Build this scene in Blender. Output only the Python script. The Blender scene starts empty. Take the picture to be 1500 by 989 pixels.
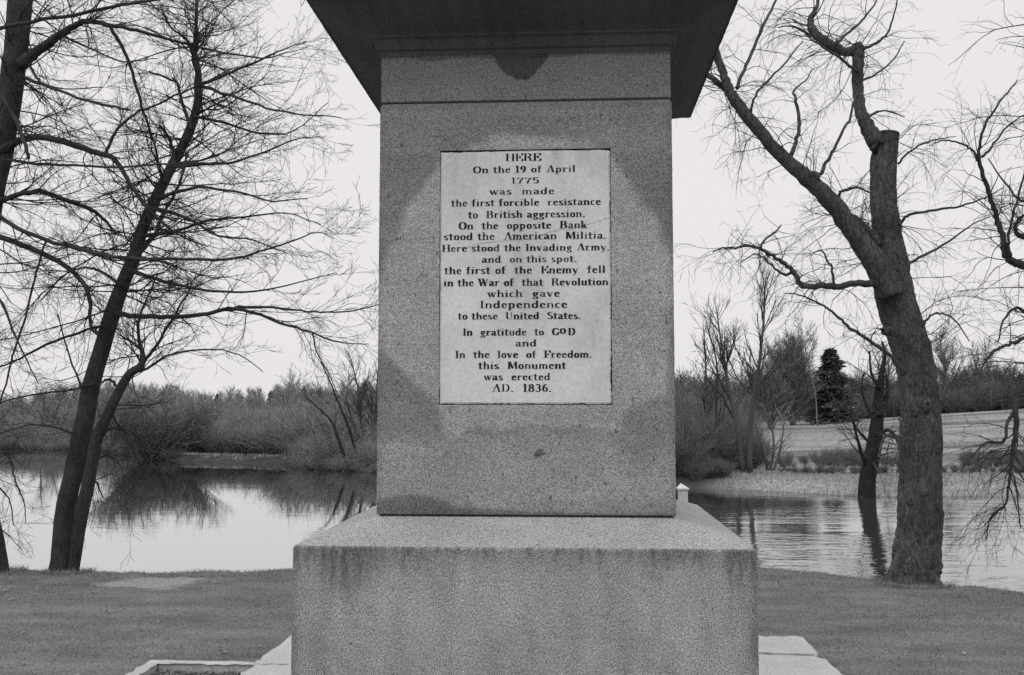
import bpy, bmesh, math, random
import numpy as np
from mathutils import Vector, Matrix, Euler

R = math.radians
random.seed(7)
rng = np.random.default_rng(7)
S = bpy.context.scene
C = S.collection

# ------------------------------------------------------------------ camera, sky, sun, exposure
CAM = Vector((0, 0, 1.6))
cd = bpy.data.cameras.new('camera'); cam = bpy.data.objects.new('camera', cd); C.objects.link(cam)
cd.lens = 35; cd.sensor_width = 36; cd.clip_start = 0.05; cd.clip_end = 3000
cam.location = CAM; cam.rotation_euler = Euler((R(90 + 4.1), 0, R(3.45)))
S.camera = cam
F = 1458.33
ROT = cam.rotation_euler.to_matrix()

def at(px, py, Y):
    """the world point on the photograph's ray (px, py) at world depth Y"""
    d = ROT @ Vector(((px - 750) / F, -(py - 494.5) / F, -1))
    return CAM + d * (Y / d.y)

def on_z(px, py, z):
    d = ROT @ Vector(((px - 750) / F, -(py - 494.5) / F, -1))
    return CAM + d * ((z - CAM.z) / d.z)

w = bpy.data.worlds.new('World'); S.world = w; w.use_nodes = True
nt = w.node_tree; bg = nt.nodes['Background']
sky = nt.nodes.new('ShaderNodeTexSky'); sky.sky_type = 'NISHITA'; sky.sun_disc = False
sky.sun_elevation = R(62); sky.sun_rotation = R(200); sky.dust_density = 6; sky.air_density = 1.5
bw = nt.nodes.new('ShaderNodeRGBToBW'); nt.links.new(sky.outputs[0], bw.inputs[0])
geo = nt.nodes.new('ShaderNodeNewGeometry')
sep = nt.nodes.new('ShaderNodeSeparateXYZ'); nt.links.new(geo.outputs['Incoming'], sep.inputs[0])
mr = nt.nodes.new('ShaderNodeMapRange')          # overcast dome: brighter towards the zenith
mr.inputs['From Min'].default_value = -0.40; mr.inputs['From Max'].default_value = -1.0
mr.inputs['To Min'].default_value = 8.9; mr.inputs['To Max'].default_value = 14.0
nt.links.new(sep.outputs['Z'], mr.inputs['Value'])
mx = nt.nodes.new('ShaderNodeMix'); mx.data_type = 'FLOAT'; mx.inputs[0].default_value = 0.9
nt.links.new(bw.outputs[0], mx.inputs[2]); nt.links.new(mr.outputs[0], mx.inputs[3])
tint = nt.nodes.new('ShaderNodeVectorMath'); tint.operation = 'SCALE'
tint.inputs[0].default_value = (1.0, 0.968, 0.976)
nt.links.new(mx.outputs[0], tint.inputs['Scale']); nt.links.new(tint.outputs[0], bg.inputs['Color'])
bg.inputs['Strength'].default_value = 0.1

sd = bpy.data.lights.new('sun', 'SUN'); sd.energy = 0.7; sd.angle = R(40); sd.color = (1, 0.97, 0.97)
sun = bpy.data.objects.new('sun', sd); C.objects.link(sun)
sun.rotation_euler = (R(28), 0, R(-20))

S.view_settings.view_transform = 'Standard'; S.view_settings.look = 'None'
S.view_settings.exposure = 0; S.view_settings.gamma = 1; S.view_settings.use_curve_mapping = False
S.cycles.use_denoising = False
S.cycles.max_bounces = 6; S.cycles.diffuse_bounces = 3; S.cycles.glossy_bounces = 3
S.cycles.transparent_max_bounces = 4
S.cycles.caustics_reflective = False; S.cycles.caustics_refractive = False

# ------------------------------------------------------------------ materials
class Mat:
    def __init__(s, name, rough=0.9, spec=0.2):
        s.m = bpy.data.materials.new(name); s.m.use_nodes = True
        s.t = s.m.node_tree; s.b = s.t.nodes['Principled BSDF']
        s.b.inputs['Roughness'].default_value = rough
        s.b.inputs['Specular IOR Level'].default_value = spec
    def n(s, typ, **k):
        x = s.t.nodes.new('ShaderNode' + typ)
        for a, v in k.items(): setattr(x, a, v)
        return x
    def l(s, a, b): s.t.links.new(a, b)
    def coord(s, scale=(1, 1, 1), which='Object'):
        tc = s.n('TexCoord'); mp = s.n('Mapping'); mp.inputs['Scale'].default_value = scale
        s.l(tc.outputs[which], mp.inputs[0]); return mp.outputs[0]
    def noise(s, scale, detail=3, rough=0.55, stretch=(1, 1, 1), dist=0):
        n = s.n('TexNoise'); n.inputs['Scale'].default_value = scale
        n.inputs['Detail'].default_value = detail; n.inputs['Roughness'].default_value = rough
        n.inputs['Distortion'].default_value = dist
        s.l(s.coord(stretch), n.inputs['Vector']); return n.outputs[0]
    def rng(s, v, a, b, c, d, smooth=False):
        m = s.n('MapRange'); m.clamp = True
        if smooth: m.interpolation_type = 'SMOOTHSTEP'
        for i, q in enumerate((a, b, c, d)): m.inputs[i + 1].default_value = q
        s.l(v, m.inputs[0]); return m.outputs[0]
    def math(s, op, a, b=None):
        m = s.n('Math', operation=op)
        for i, q in enumerate((a, b)):
            if q is None: continue
            if isinstance(q, (int, float)): m.inputs[i].default_value = q
            else: s.l(q, m.inputs[i])
        return m.outputs[0]
    def mul(s, *v):
        o = v[0]
        for q in v[1:]: o = s.math('MULTIPLY', o, q)
        return o
    def attr(s, name):
        a = s.n('Attribute', attribute_name=name); return a.outputs['Fac']
    def island(s): return s.n('NewGeometry').outputs['Random Per Island']
    def gray(s, v):
        c = s.n('CombineColor')
        for i in range(3): s.l(v, c.inputs[i])
        s.l(c.outputs[0], s.b.inputs['Base Color'])
    def bump(s, h, strength, dist=0.01):
        b = s.n('Bump'); b.inputs['Strength'].default_value = strength; b.inputs['Distance'].default_value = dist
        s.l(h, b.inputs['Height']); s.l(b.outputs[0], s.b.inputs['Normal'])

def granite(name, base, attr=False, speck=0.55, lines=0.0):
    M = Mat(name, 0.85, 0.25)
    fine = M.rng(M.noise(205, 2, 0.75), 0.33, 0.67, 1 - speck, 1 + speck)
    mid = M.rng(M.noise(90, 2, 0.6), 0.3, 0.7, 0.85, 1.15)
    big = M.rng(M.noise(3.0, 4, 0.6), 0.3, 0.7, 0.88, 1.1)
    pit = M.rng(M.noise(48, 2, 0.5, (1, 1, 0.6)), 0.26, 0.33, 0.45, 1.0)
    v = M.mul(fine, mid, big, pit, base)
    if lines: v = M.mul(v, M.rng(M.noise(26, 3, 0.7, (0.12, 0.12, 6)), 0.3, 0.7, 1 - lines, 1 + lines))
    if attr: v = M.mul(v, M.attr('stain_shade'))
    M.gray(v)
    M.bump(M.noise(160, 3, 0.6), 0.35, 0.004)
    return M.m

M_BASE = granite('granite_base', 0.335, True, 0.78)
M_DIE = granite('granite_die', 0.32, True, 0.7, 0.07)
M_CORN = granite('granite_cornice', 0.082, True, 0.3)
M_SLAB = granite('granite_slab', 0.47, False, 0.35)
M_POST = granite('pale_post', 0.62, False, 0.2)

def marble():
    M = Mat('marble_tablet', 0.6, 0.3)
    a = M.rng(M.noise(5, 5, 0.6, (1, 1, 0.5), 0.4), 0.3, 0.7, 0.82, 1.08)
    b = M.rng(M.noise(60, 4, 0.7), 0.3, 0.7, 0.86, 1.10)
    c = M.rng(M.noise(260, 2, 0.6), 0.3, 0.7, 0.90, 1.08)
    st = M.rng(M.noise(9, 3, 0.6, (1, 1, 0.16)), 0.55, 0.75, 1.0, 0.86)
    v = M.mul(a, b, c, st, M.attr('stain_shade'), 0.70); M.gray(v)
    M.bump(M.noise(120, 3, 0.6), 0.2, 0.002)
    return M.m
M_MARBLE = marble()

def plain(name, g, var=0.25, scale=30, rough=0.9, spec=0.15):
    M = Mat(name, rough, spec)
    M.gray(M.mul(M.rng(M.noise(scale, 3), 0.3, 0.7, 1 - var, 1 + var), g)); return M.m
M_INK = plain('black_letter_paint', 0.018, 0.5, 300)
M_GAP = plain('gap_shade', 0.02, 0.4, 200)  # shade of the gap under the die, put into the colour
M_RECESS = plain('recess_mortar', 0.10, 0.6, 60)
M_CRACK = plain('crack', 0.16, 0.4, 200)

def bark(name, g, scale=1.0, deep=0.5):
    M = Mat(name, 0.95, 0.1)
    ridge = M.noise(46 * scale, 5, 0.7, (1, 1, 0.30), 1.0)
    small = M.noise(120 * scale, 3, 0.6, (1, 1, 0.4))
    lich = M.rng(M.noise(4.5, 4, 0.65), 0.35, 0.75, 0.75, 1.45)
    v = M.mul(M.rng(ridge, 0.32, 0.66, 1 - deep, 1 + deep), M.rng(small, 0.3, 0.7, 0.75, 1.25), lich, g)
    M.gray(v)
    M.bump(ridge, 0.9, 0.03)
    return M.m
M_BARK_A = bark('smooth_dark_bark', 0.065, 1.0, 0.3)
M_BARK_D = bark('ridged_bark', 0.10, 0.9, 0.65)
M_BARK_W = bark('wet_bark', 0.03)

def twig(name, g, var=0.3):
    M = Mat(name, 0.9, 0.15); M.gray(M.mul(M.rng(M.island(), 0, 1, 1 - var, 1 + var), g)); return M.m
M_TWIG = twig('twig_bark', 0.05)
M_TWIG_D = twig('twig_bark_pale', 0.085, 0.45)
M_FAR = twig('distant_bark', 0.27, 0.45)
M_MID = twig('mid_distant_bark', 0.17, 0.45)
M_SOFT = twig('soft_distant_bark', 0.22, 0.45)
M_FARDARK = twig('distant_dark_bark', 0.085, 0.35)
M_NEEDLE = twig('needles', 0.125, 0.4)  # lightened so that distance haze is part of the needle colour
M_GRASS = twig('lawn_blades', 0.24, 0.3)
M_REED = twig('dry_reeds', 0.34, 0.4)
M_PEBBLE = twig('gravel', 0.2, 0.55)

# ------------------------------------------------------------------ helpers
def props(o, label=None, cat=None, group=None, kind=None):
    if label: o['label'] = label
    if cat: o['category'] = cat
    if group: o['group'] = group
    if kind: o['kind'] = kind
    return o

def link(name, me, mat=None, parent=None, smooth=False):
    o = bpy.data.objects.new(name, me); C.objects.link(o)
    if mat: me.materials.append(mat)
    if smooth: me.polygons.foreach_set('use_smooth', [True] * len(me.polygons))
    if parent:
        o.parent = parent
        o.matrix_parent_inverse = Matrix.Translation(-Vector(parent.location))
    return o

def thing(name, loc, label, cat, group=None):
    o = bpy.data.objects.new(name, None); C.objects.link(o); o.location = loc; o.empty_display_size = 0.2
    return props(o, label, cat, group)

def np_mesh(name, V, Q, T=None):
    """V (n,3); Q (m,4) quads; T (k,3) triangles"""
    V = np.asarray(V, np.float32).reshape(-1, 3)
    Q = np.zeros((0, 4), np.int32) if Q is None else np.asarray(Q, np.int32).reshape(-1, 4)
    T = np.zeros((0, 3), np.int32) if T is None else np.asarray(T, np.int32).reshape(-1, 3)
    me = bpy.data.meshes.new(name)
    me.vertices.add(len(V)); me.vertices.foreach_set('co', V.ravel())
    nl = Q.size + T.size
    me.loops.add(nl); me.loops.foreach_set('vertex_index', np.concatenate([Q.ravel(), T.ravel()]))
    me.polygons.add(len(Q) + len(T))
    st = np.concatenate([np.arange(len(Q)) * 4, Q.size + np.arange(len(T)) * 3]).astype(np.int32)
    me.polygons.foreach_set('loop_start', st)
    me.update(calc_edges=True); me.validate()
    return me

def pymesh(name, verts, faces):
    me = bpy.data.meshes.new(name); me.from_pydata([tuple(v) for v in verts], [], faces); me.update(); return me

class Tubes:
    """tapered tubes along polylines, gathered into one mesh"""
    def __init__(s): s.V = []; s.Q = []; s.T = []; s.n = 0
    def add(s, P, rad, sides=3, cap=True, rough=0.0):
        P = np.asarray(P, float); rad = np.asarray(rad, float); n = len(P)
        t = np.gradient(P, axis=0); t /= np.linalg.norm(t, axis=1)[:, None] + 1e-9
        ref = np.array([1.0, 0, 0]) if abs(t[0][2]) > 0.75 or abs(t[:, 1]).max() > 0.8 else np.array([0, 1.0, 0])
        if abs(t @ ref).max() > 0.95: ref = np.array([0.6, 0.5, 0.62])
        u = np.cross(t, ref); u /= np.linalg.norm(u, axis=1)[:, None] + 1e-9
        v = np.cross(t, u)
        a = np.arange(sides) * 2 * math.pi / sides
        rr = rad[:, None] * np.ones(sides)
        if rough:
            nz = rng.normal(0, 1, (n + 6, sides)); nz = sum(nz[k:k + n] for k in range(7)) / 2.65      # furrows run along the stem
            rr = rr * (1 + rough * (0.85 * nz + 0.25 * rng.normal(0, 1, (n, sides))))
        ring = P[:, None, :] + rr[..., None] * (np.cos(a)[None, :, None] * u[:, None, :] + np.sin(a)[None, :, None] * v[:, None, :])
        s.V.append(ring.reshape(-1, 3))
        i = np.arange(n - 1)[:, None] * sides; j = np.arange(sides)[None, :]; k = (j + 1) % sides
        q = np.stack([i + j, i + k, i + sides + k, i + sides + j], -1).reshape(-1, 4) + s.n
        s.Q.append(q)
        if cap and sides > 3:
            for row, flip in ((0, 1), (n - 1, 0)):
                b = s.n + row * sides
                s.T.append(np.array([[b, b + m + (1 if not flip else 2) - (0 if not flip else 0), b + m + (2 if not flip else 1)] for m in range(sides - 2)]))
        s.n += n * sides
    def mesh(s, name):
        if not s.V: return pymesh(name, [(0, 0, 0)], [])
        return np_mesh(name, np.concatenate(s.V), np.concatenate(s.Q), np.concatenate(s.T) if s.T else None)
    def arrays(s): return np.concatenate(s.V), np.concatenate(s.Q)

def catmull(P, rad, per=5):
    """smooth a polyline with radii"""
    P = [np.array(p, float) for p in P]; out = []; rr = []
    n = len(P)
    for i in range(n - 1):
        p0 = P[max(0, i - 1)]; p1 = P[i]; p2 = P[i + 1]; p3 = P[min(n - 1, i + 2)]
        for k in range(per):
            t = k / per
            out.append(0.5 * (2 * p1 + (p2 - p0) * t + (2 * p0 - 5 * p1 + 4 * p2 - p3) * t * t + (3 * p1 - p0 - 3 * p2 + p3) * t ** 3))
            rr.append(rad[i] * (1 - t) + rad[i + 1] * t)
    out.append(P[-1]); rr.append(rad[-1])
    return np.array(out), np.array(rr)

def unit(v):
    n = math.sqrt(v[0] * v[0] + v[1] * v[1] + v[2] * v[2]) + 1e-9
    return (v[0] / n, v[1] / n, v[2] / n)

def grow(tb, p, d, L, r, lev, o):
    """one wandering branch with its side twigs; o: options"""
    n = max(4, min(9, int(L / o['seg']) + 3)); step = L / n
    pts = [p]; dirs = [d]; wa = o['wander']; tr = o['trop'][min(lev, len(o['trop']) - 1)]
    for i in range(n):
        up = tr[0] + (tr[1] - tr[0]) * i / n
        d = unit((d[0] + random.gauss(0, wa), d[1] + random.gauss(0, wa), d[2] + random.gauss(0, wa) + up))
        p = (p[0] + d[0] * step, p[1] + d[1] * step, p[2] + d[2] * step)
        pts.append(p); dirs.append(d)
    rm = o['rmin']
    tb.add(pts, [max(rm, r * (1 - 0.75 * i / n)) for i in range(n + 1)], 3 if r < o.get('r3', 0.012) else 5, False)
    if lev >= o['levels']: return
    m = o['dens'][lev] * L
    m = int(m) + (random.random() < m - int(m))
    for _ in range(m):
        t = random.uniform(o.get('t0', 0.12), 1.0); i = min(n - 1, int(t * n)); f = t * n - i
        a, b = pts[i], pts[i + 1]
        q = (a[0] + (b[0] - a[0]) * f, a[1] + (b[1] - a[1]) * f, a[2] + (b[2] - a[2]) * f)
        dd = dirs[i + 1]
        side = unit((random.gauss(0, 1), random.gauss(0, 1), random.gauss(o.get('sidez', 0), o.get('flat', 0.8))))
        sp = random.uniform(*o['spread'])
        nd = unit((dd[0] + side[0] * sp, dd[1] + side[1] * sp, dd[2] + side[2] * sp))
        L2 = max(o['lmin'], L * random.uniform(*o['lratio']) * (1.1 - 0.6 * t))
        grow(tb, q, nd, L2, max(rm, r * (1 - 0.6 * t) * 0.55), lev + 1, o)

# ------------------------------------------------------------------ the ground, the river and the far bank
EDGE = [(-1400, 812), (-600, 822), (-200, 828), (0, 832), (130, 835), (215, 838), (290, 836), (425, 829), (700, 828), (1000, 829), (1112, 831), (1210, 838),
        (1300, 848), (1400, 857), (1500, 865), (1700, 885), (2200, 930), (3000, 990)]
SHORE = [(-1500, 652), (0, 657), (150, 661), (240, 674), (280, 677), (430, 681), (445, 687), (560, 692), (750, 700), (1000, 716),
         (1150, 720), (1260, 727), (1500, 727), (1800, 728), (3000, 735)]
WZ = -1.0
eu = []; eY = []
for a, b in EDGE:
    p = on_z(a, b, 0.0); eu.append(p.x / p.y); eY.append(p.y)
su = []; sY = []
for a, b in SHORE:
    p = on_z(a, b, WZ); su.append(p.x / p.y); sY.append(p.y)
def edge_Y(u): return np.interp(u, eu, eY)
def shore_Y(u): return np.interp(u, su, sY)
def sm(t): t = np.clip(t, 0, 1); return t * t * (3 - 2 * t)

def pnoise(x, y, s, seed=0):
    """cheap smooth pseudo noise"""
    r = np.random.default_rng(seed); z = 0
    for k in range(5):
        a = r.uniform(0, 6.28); fx, fy = math.cos(a) * s * (1 + k * 0.7), math.sin(a) * s * (1 + k * 0.7)
        z = z + np.sin(x * fx + y * fy + r.uniform(0, 6.28)) / (1 + k * 0.6)
    return z / 3

def U_of(px): 
    d = ROT @ Vector(((px - 750) / F, 0, -1)); return d.x / d.y
U_MID = U_of(1060)

def height(x, y):
    x = np.asarray(x, float); y = np.asarray(y, float)
    yy = np.maximum(y, 0.5); u = np.clip(x / yy, -3, 3)
    e = edge_Y(u); s = shore_Y(u)
    near = 0.012 * pnoise(x, y, 1.1, 3) + 0.006 * pnoise(x, y, 4, 4)
    lip = 0.03 * pnoise(x, y, 2.4, 5) + 0.02 * pnoise(x, y, 6.0, 8)
    fall = sm((y - e) / 0.9)
    z = near + lip * sm((y - e + 1.2) / 1.2) * (1 - fall) - 2.3 * sm((y - e) / 2.6) - 0.02 * sm((y - e + 1.0) / 1.0)
    d = y - s
    right = sm((u - U_MID + 0.05) / 0.10)
    bank = -2.3 + 1.3 * sm((d + 3) / 3.0) + 0.28 * sm(d / 1.2)
    field = np.interp(u, [U_of(1050), U_of(1200), U_of(1390), U_of(1500), U_of(1800)], [0.75, 1.05, 1.95, 2.35, 2.6]) * sm(d / 68) + 0.05 * pnoise(x, y, 0.5, 9) * sm(d / 4)
    flat = 0.35 * sm(d / 40) + 5.0 * sm((y - 300) / 500)
    far = bank + right * field + (1 - right) * flat + right * 3.0 * sm((y - 160) / 300)
    return np.where(d > -3, far, z)

ys = np.concatenate([np.linspace(-40, 2, 12), np.linspace(2.5, 8.0, 45), np.linspace(8.05, 13, 120), np.linspace(13.3, 24, 24),
                     np.linspace(24.6, 72, 130), np.linspace(73.5, 140, 50), np.geomspace(143, 1800, 36)])
us = np.concatenate([-np.geomspace(3, 0.72, 14), np.linspace(-0.7, 0.6, 330), np.geomspace(0.62, 3, 14)])
def ground_mesh():
    Yg, Ug = np.meshgrid(ys, us, indexing='ij')
    X = Ug * np.maximum(np.abs(Yg), 9.0) ; Z = height(X, Yg)
    V = np.stack([X, Yg, Z], -1).reshape(-1, 3)
    nu = len(us); i = np.arange(len(ys) - 1)[:, None] * nu; j = np.arange(nu - 1)[None, :]
    Q = np.stack([i + j, i + j + 1, i + nu + j + 1, i + nu + j], -1).reshape(-1, 4)
    return np_mesh('ground', V, Q)
def ground_mat():
    M = Mat('ground_cover', 0.95, 0.1)
    tc = M.n('TexCoord'); sp = M.n('SeparateXYZ'); M.l(tc.outputs['Object'], sp.inputs[0])
    Y = sp.outputs['Y']; X = sp.outputs['X']
    lawn = M.mul(M.rng(M.noise(1.3, 5, 0.6, (1, 2.2, 1)), 0.3, 0.7, 0.66, 1.34), M.rng(M.noise(40, 3, 0.7, (1, 2, 1)), 0.3, 0.7, 0.6, 1.4),
                 M.rng(M.noise(160, 2), 0.3, 0.7, 0.6, 1.4), 0.17)
    # worn bare earth near the lip of the bank (its own outline)
    w = on_z(232, 851, 0)
    dx = M.math('MULTIPLY', M.math('SUBTRACT', X, w.x), 2.1); dy = M.math('MULTIPLY', M.math('SUBTRACT', Y, w.y), 2.2)
    dd = M.math('SQRT', M.math('ADD', M.mul(dx, dx), M.mul(dy, dy)))
    dd = M.math('ADD', dd, M.rng(M.noise(2.2, 4), 0.2, 0.8, -0.75, 0.75))
    bare = M.rng(dd, 0.75, 0.95, 1, 0)
    near = M.math('ADD', M.mul(lawn, M.math('SUBTRACT', 1, bare)), M.mul(bare, M.rng(M.noise(90, 3), 0.3, 0.7, 0.24, 0.36)))
    # dry meadow across the river, in bands of pale and dark growth
    band = M.rng(M.noise(0.16, 4, 0.6, (0.22, 1.5, 1), 0.3), 0.36, 0.60, 0.10, 0.33)
    fine = M.rng(M.noise(5, 4, 0.7, (1, 1, 1)), 0.3, 0.7, 0.6, 1.35)
    far = M.mul(band, fine)
    rt = M.rng(M.math('DIVIDE', X, Y), U_MID - 0.03, U_MID + 0.04, 0, 1)
    rt = M.mul(rt, M.rng(Y, 105, 125, 1, 0))
    wood = M.rng(M.noise(2, 3), 0.3, 0.7, 0.035, 0.08)
    far = M.math('ADD', M.mul(far, rt), M.mul(wood, M.math('SUBTRACT', 1, rt)))
    k = M.rng(Y, 20, 22, 0, 1)
    M.gray(M.math('ADD', M.mul(near, M.math('SUBTRACT', 1, k)), M.mul(far, k)))
    M.bump(M.noise(70, 4, 0.7), 0.6, 0.02)
    return M.m
g = link('ground', ground_mesh(), ground_mat(), smooth=True); props(g, kind='structure')

def water_mat():
    M = Mat('river_water', 0.02, 0.5)
    t = M.t; t.nodes.remove(M.b)
    tc = M.n('TexCoord'); sp = M.n('SeparateXYZ'); M.l(tc.outputs['Object'], sp.inputs[0])
    wind = M.rng(M.math('DIVIDE', sp.outputs['X'], sp.outputs['Y']), 0.03, 0.22, 0.10, 1.0, True)
    gust = M.rng(M.noise(0.12, 3, 0.5, (0.35, 1.6, 1)), 0.4, 0.62, 0.25, 1.0)
    r1 = M.noise(1.6, 3, 0.5, (0.55, 1.5, 1)); r2 = M.noise(7.0, 2, 0.5, (0.6, 1.4, 1))
    h = M.mul(M.math('ADD', M.mul(r1, 0.10), M.mul(r2, 0.022)), wind, gust)
    b = M.n('Bump'); b.inputs['Strength'].default_value = 0.55; b.inputs['Distance'].default_value = 0.5; M.l(h, b.inputs['Height'])
    gl = M.n('BsdfGlossy'); gl.inputs['Color'].default_value = (0.93, 0.93, 0.93, 1); gl.inputs['Roughness'].default_value = 0.03
    df = M.n('BsdfDiffuse'); df.inputs['Color'].default_value = (0.05, 0.05, 0.05, 1)
    lw = M.n('LayerWeight'); lw.inputs['Blend'].default_value = 0.5
    for q in (gl, df, lw): M.l(b.outputs[0], q.inputs['Normal'])
    ms = M.n('MixShader'); M.l(M.math('POWER', lw.outputs['Facing'], M.rng(wind, 0.1, 1.0, 1.45, 2.9)), ms.inputs[0]); M.l(df.outputs[0], ms.inputs[1]); M.l(gl.outputs[0], ms.inputs[2])
    M.l(ms.outputs[0], t.nodes['Material Output'].inputs['Surface'])
    return M.m
wv = [(-700, 7, WZ), (700, 7, WZ), (900, 420, WZ), (-900, 420, WZ)]
wt = link('water', pymesh('water', wv, [(0, 1, 2, 3)]), water_mat()); props(wt, kind='structure')

# ------------------------------------------------------------------ the monument
CX = -0.203
def sqring(hx, hy, cy, z, s, rc):
    """one closed ring round a square plan; s: parameters along a side in -1..1"""
    pts = []
    for k in range(4):
        for t in s[:-1]:
            if k == 0: x, y = t * hx, -hy
            elif k == 1: x, y = hx, t * hy
            elif k == 2: x, y = -t * hx, hy
            else: x, y = -hx, -t * hy
            qx = max(-(hx - rc), min(hx - rc, x)); qy = max(-(hy - rc), min(hy - rc, y))
            dx, dy = x - qx, y - qy; L = math.hypot(dx, dy)
            if L > rc > 0: x, y = qx + dx / L * rc, qy + dy / L * rc
            pts.append((CX + x, cy + y, z))
    return pts

def sqlathe(name, prof, cy, s, rc, mat, parent, stain_shade=None, hole=None, jitter=0.0, close=True):
    """prof: (hx, hy, z) from the bottom up"""
    V = []; m = (len(s) - 1) * 4
    for hx, hy, z in prof: V += sqring(hx, hy, cy, z, s, rc)
    V = np.array(V)
    if jitter:
        nz = pnoise(V[:, 0] * 1 + V[:, 2] * 2.3, V[:, 1] + V[:, 2] * 1.7, 19, 21) + 0.6 * pnoise(V[:, 0] + V[:, 2] * 0.7, V[:, 1] - V[:, 2], 61, 22)
        nz += 0.5 * rng.normal(0, 1, len(V))
        V[:, 0] += jitter * nz; V[:, 1] += jitter * nz * 0.7
    n = len(prof); F_ = []
    for i in range(n - 1):
        for j in range(m):
            a = i * m + j; b = i * m + (j + 1) % m
            if hole and j < len(s) - 1:
                c = (V[a] + V[b + m]) / 2
                if hole[0] < c[0] < hole[1] and hole[2] < c[2] < hole[3]: continue
            F_.append((a, b, b + m, a + m))
    if close:
        F_.append(tuple(range(m))[::-1]); F_.append(tuple((n - 1) * m + k for k in range(m)))
    me = pymesh(name, V, F_)
    if stain_shade is not None:
        at_ = me.attributes.new('stain_shade', 'FLOAT', 'POINT'); at_.data.foreach_set('value', stain_shade(V).astype(np.float32))
    return link(name, me, mat, parent)

mon = thing('stone_monument', (CX, 4.93, 0.1), 'grey granite monument with pale marble inscription tablet on its square pedestal', 'monument')
YB = 4.0; HB = 0.925; CYB = YB + HB                 # the base block: front face, half width
ZB = 1.052; ZD = 1.143
HD = 0.641; YD = CYB - HD                           # the die
def pxz(px, py, Y): p = at(px, py, Y); return p.x, p.z

def poly_in(x, z, P):
    """inside test for arrays, P a list of (x, z)"""
    ins = np.zeros(len(x), bool); n = len(P)
    for i in range(n):
        x1, z1 = P[i]; x2, z2 = P[(i + 1) % n]
        c = ((z1 > z) != (z2 > z)) & (x < (x2 - x1) * (z - z1) / (z2 - z1 + 1e-12) + x1)
        ins ^= c
    return ins
def poly_dist(x, z, P):
    d = np.full(len(x), 9.0); n = len(P)
    for i in range(n):
        a = np.array(P[i]); b = np.array(P[(i + 1) % n]); ab = b - a; L = ab @ ab + 1e-12
        t = np.clip(((x - a[0]) * ab[0] + (z - a[1]) * ab[1]) / L, 0, 1)
        d = np.minimum(d, np.hypot(x - a[0] - t * ab[0], z - a[1] - t * ab[1]))
    return np.where(poly_in(x, z, P), -d, d)
def patch(V, Y, P, soft, amp=0.006, seed=31):
    Q = [pxz(a, b, Y) for a, b in P]
    x = V[:, 0] + amp * (pnoise(V[:, 0], V[:, 2], 30, seed) + 0.6 * pnoise(V[:, 0], V[:, 2], 95, seed + 2)); z = V[:, 2] + amp * (pnoise(V[:, 0], V[:, 2], 26, seed + 1) + 0.6 * pnoise(V[:, 0], V[:, 2], 88, seed + 3))
    return 1 - sm((poly_dist(x, z, Q) + soft) / (2 * soft))

def stain_shade_base(V):
    x, y, z = V[:, 0], V[:, 1], V[:, 2]
    s = np.ones(len(V)); front = y < YB + 0.03
    top = z > ZB - 0.004
    drip = np.zeros(len(V))
    r = np.random.default_rng(5)
    for a, b, cnt, lmax in ((472, 552, 44, 85), (552, 650, 22, 50), (650, 940, 40, 30), (955, 1040, 26, 50), (432, 470, 16, 55), (1060, 1106, 18, 90)):
        for _ in range(cnt):
            c = r.uniform(a, b); L = r.uniform(8, lmax) / F * YB * 1.1; wd = r.uniform(0.0035, 0.010); st = r.uniform(0.15, 0.55)
            cx = at(c, 810, YB).x
            k = np.exp(-((x - cx + 0.004 * np.sin(z * 60 + c)) / wd) ** 2) * sm((z - (ZB - L)) / (0.7 * L)) * st
            drip = np.maximum(drip, k)
    s = s * np.where(front & ~top, 1 - drip, 1)
    # damp clouds and vertical mottling on the face
    cl = 0.22 * patch(V, YB, [(474, 796), (552, 796), (548, 830), (520, 868), (488, 862), (470, 835)], 0.05, 0.015, 81)
    cl += 0.14 * patch(V, YB, [(940, 796), (1040, 796), (1030, 830), (960, 826)], 0.06, 0.015, 82)
    cl += 0.16 * patch(V, YB, [(1060, 796), (1112, 796), (1114, 989), (1090, 989), (1075, 900)], 0.05, 0.02, 83)
    cl += 0.10 * patch(V, YB, [(426, 840), (470, 860), (500, 940), (480, 1000), (426, 1000)], 0.06, 0.02, 84)
    mot = 0.10 * pnoise(x, z * 0.2, 38, 85) + 0.09 * pnoise(x, z, 15, 86) + 0.06 * pnoise(x, z * 0.5, 80, 87)
    s = s * np.where(front & ~top, 1 - cl + mot, 1)
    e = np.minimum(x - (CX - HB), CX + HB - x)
    s = s * np.where(front, 0.66 + 0.34 * sm(e / 0.05 + 0.25 * pnoise(x, z, 22, 44)), 1)  # shade on the rounded vertical edges, painted into the tone
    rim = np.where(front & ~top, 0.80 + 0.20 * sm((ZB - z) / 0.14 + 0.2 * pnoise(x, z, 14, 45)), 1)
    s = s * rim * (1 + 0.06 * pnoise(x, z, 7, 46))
    return s * np.where(top, 1.06 + 0.06 * pnoise(x, y, 11, 47), 1)

side = np.unique(np.concatenate([np.linspace(-1, 1, 240), np.linspace(-1, -0.975, 8), np.linspace(0.975, 1, 8)]))
prof = [(HB + 0.004, HB + 0.004, 0.1)] + [(HB, HB, z) for z in np.linspace(0.12, ZB - 0.014, 110)]
for a in (20, 45, 70): prof.append((HB - 0.014 * (1 - math.cos(R(a))), HB - 0.014 * (1 - math.cos(R(a))), ZB - 0.014 + 0.014 * math.sin(R(a))))
for t in np.linspace(0.03, 1.0, 22):
    q = HB - 0.014 - t * (HB - 0.014 - HD + 0.02); prof.append((q, q, ZB + t * (ZD - ZB)))
sqlathe('base', prof, CYB, side, 0.016, M_BASE, mon, stain_shade_base, jitter=0.0012)
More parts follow.
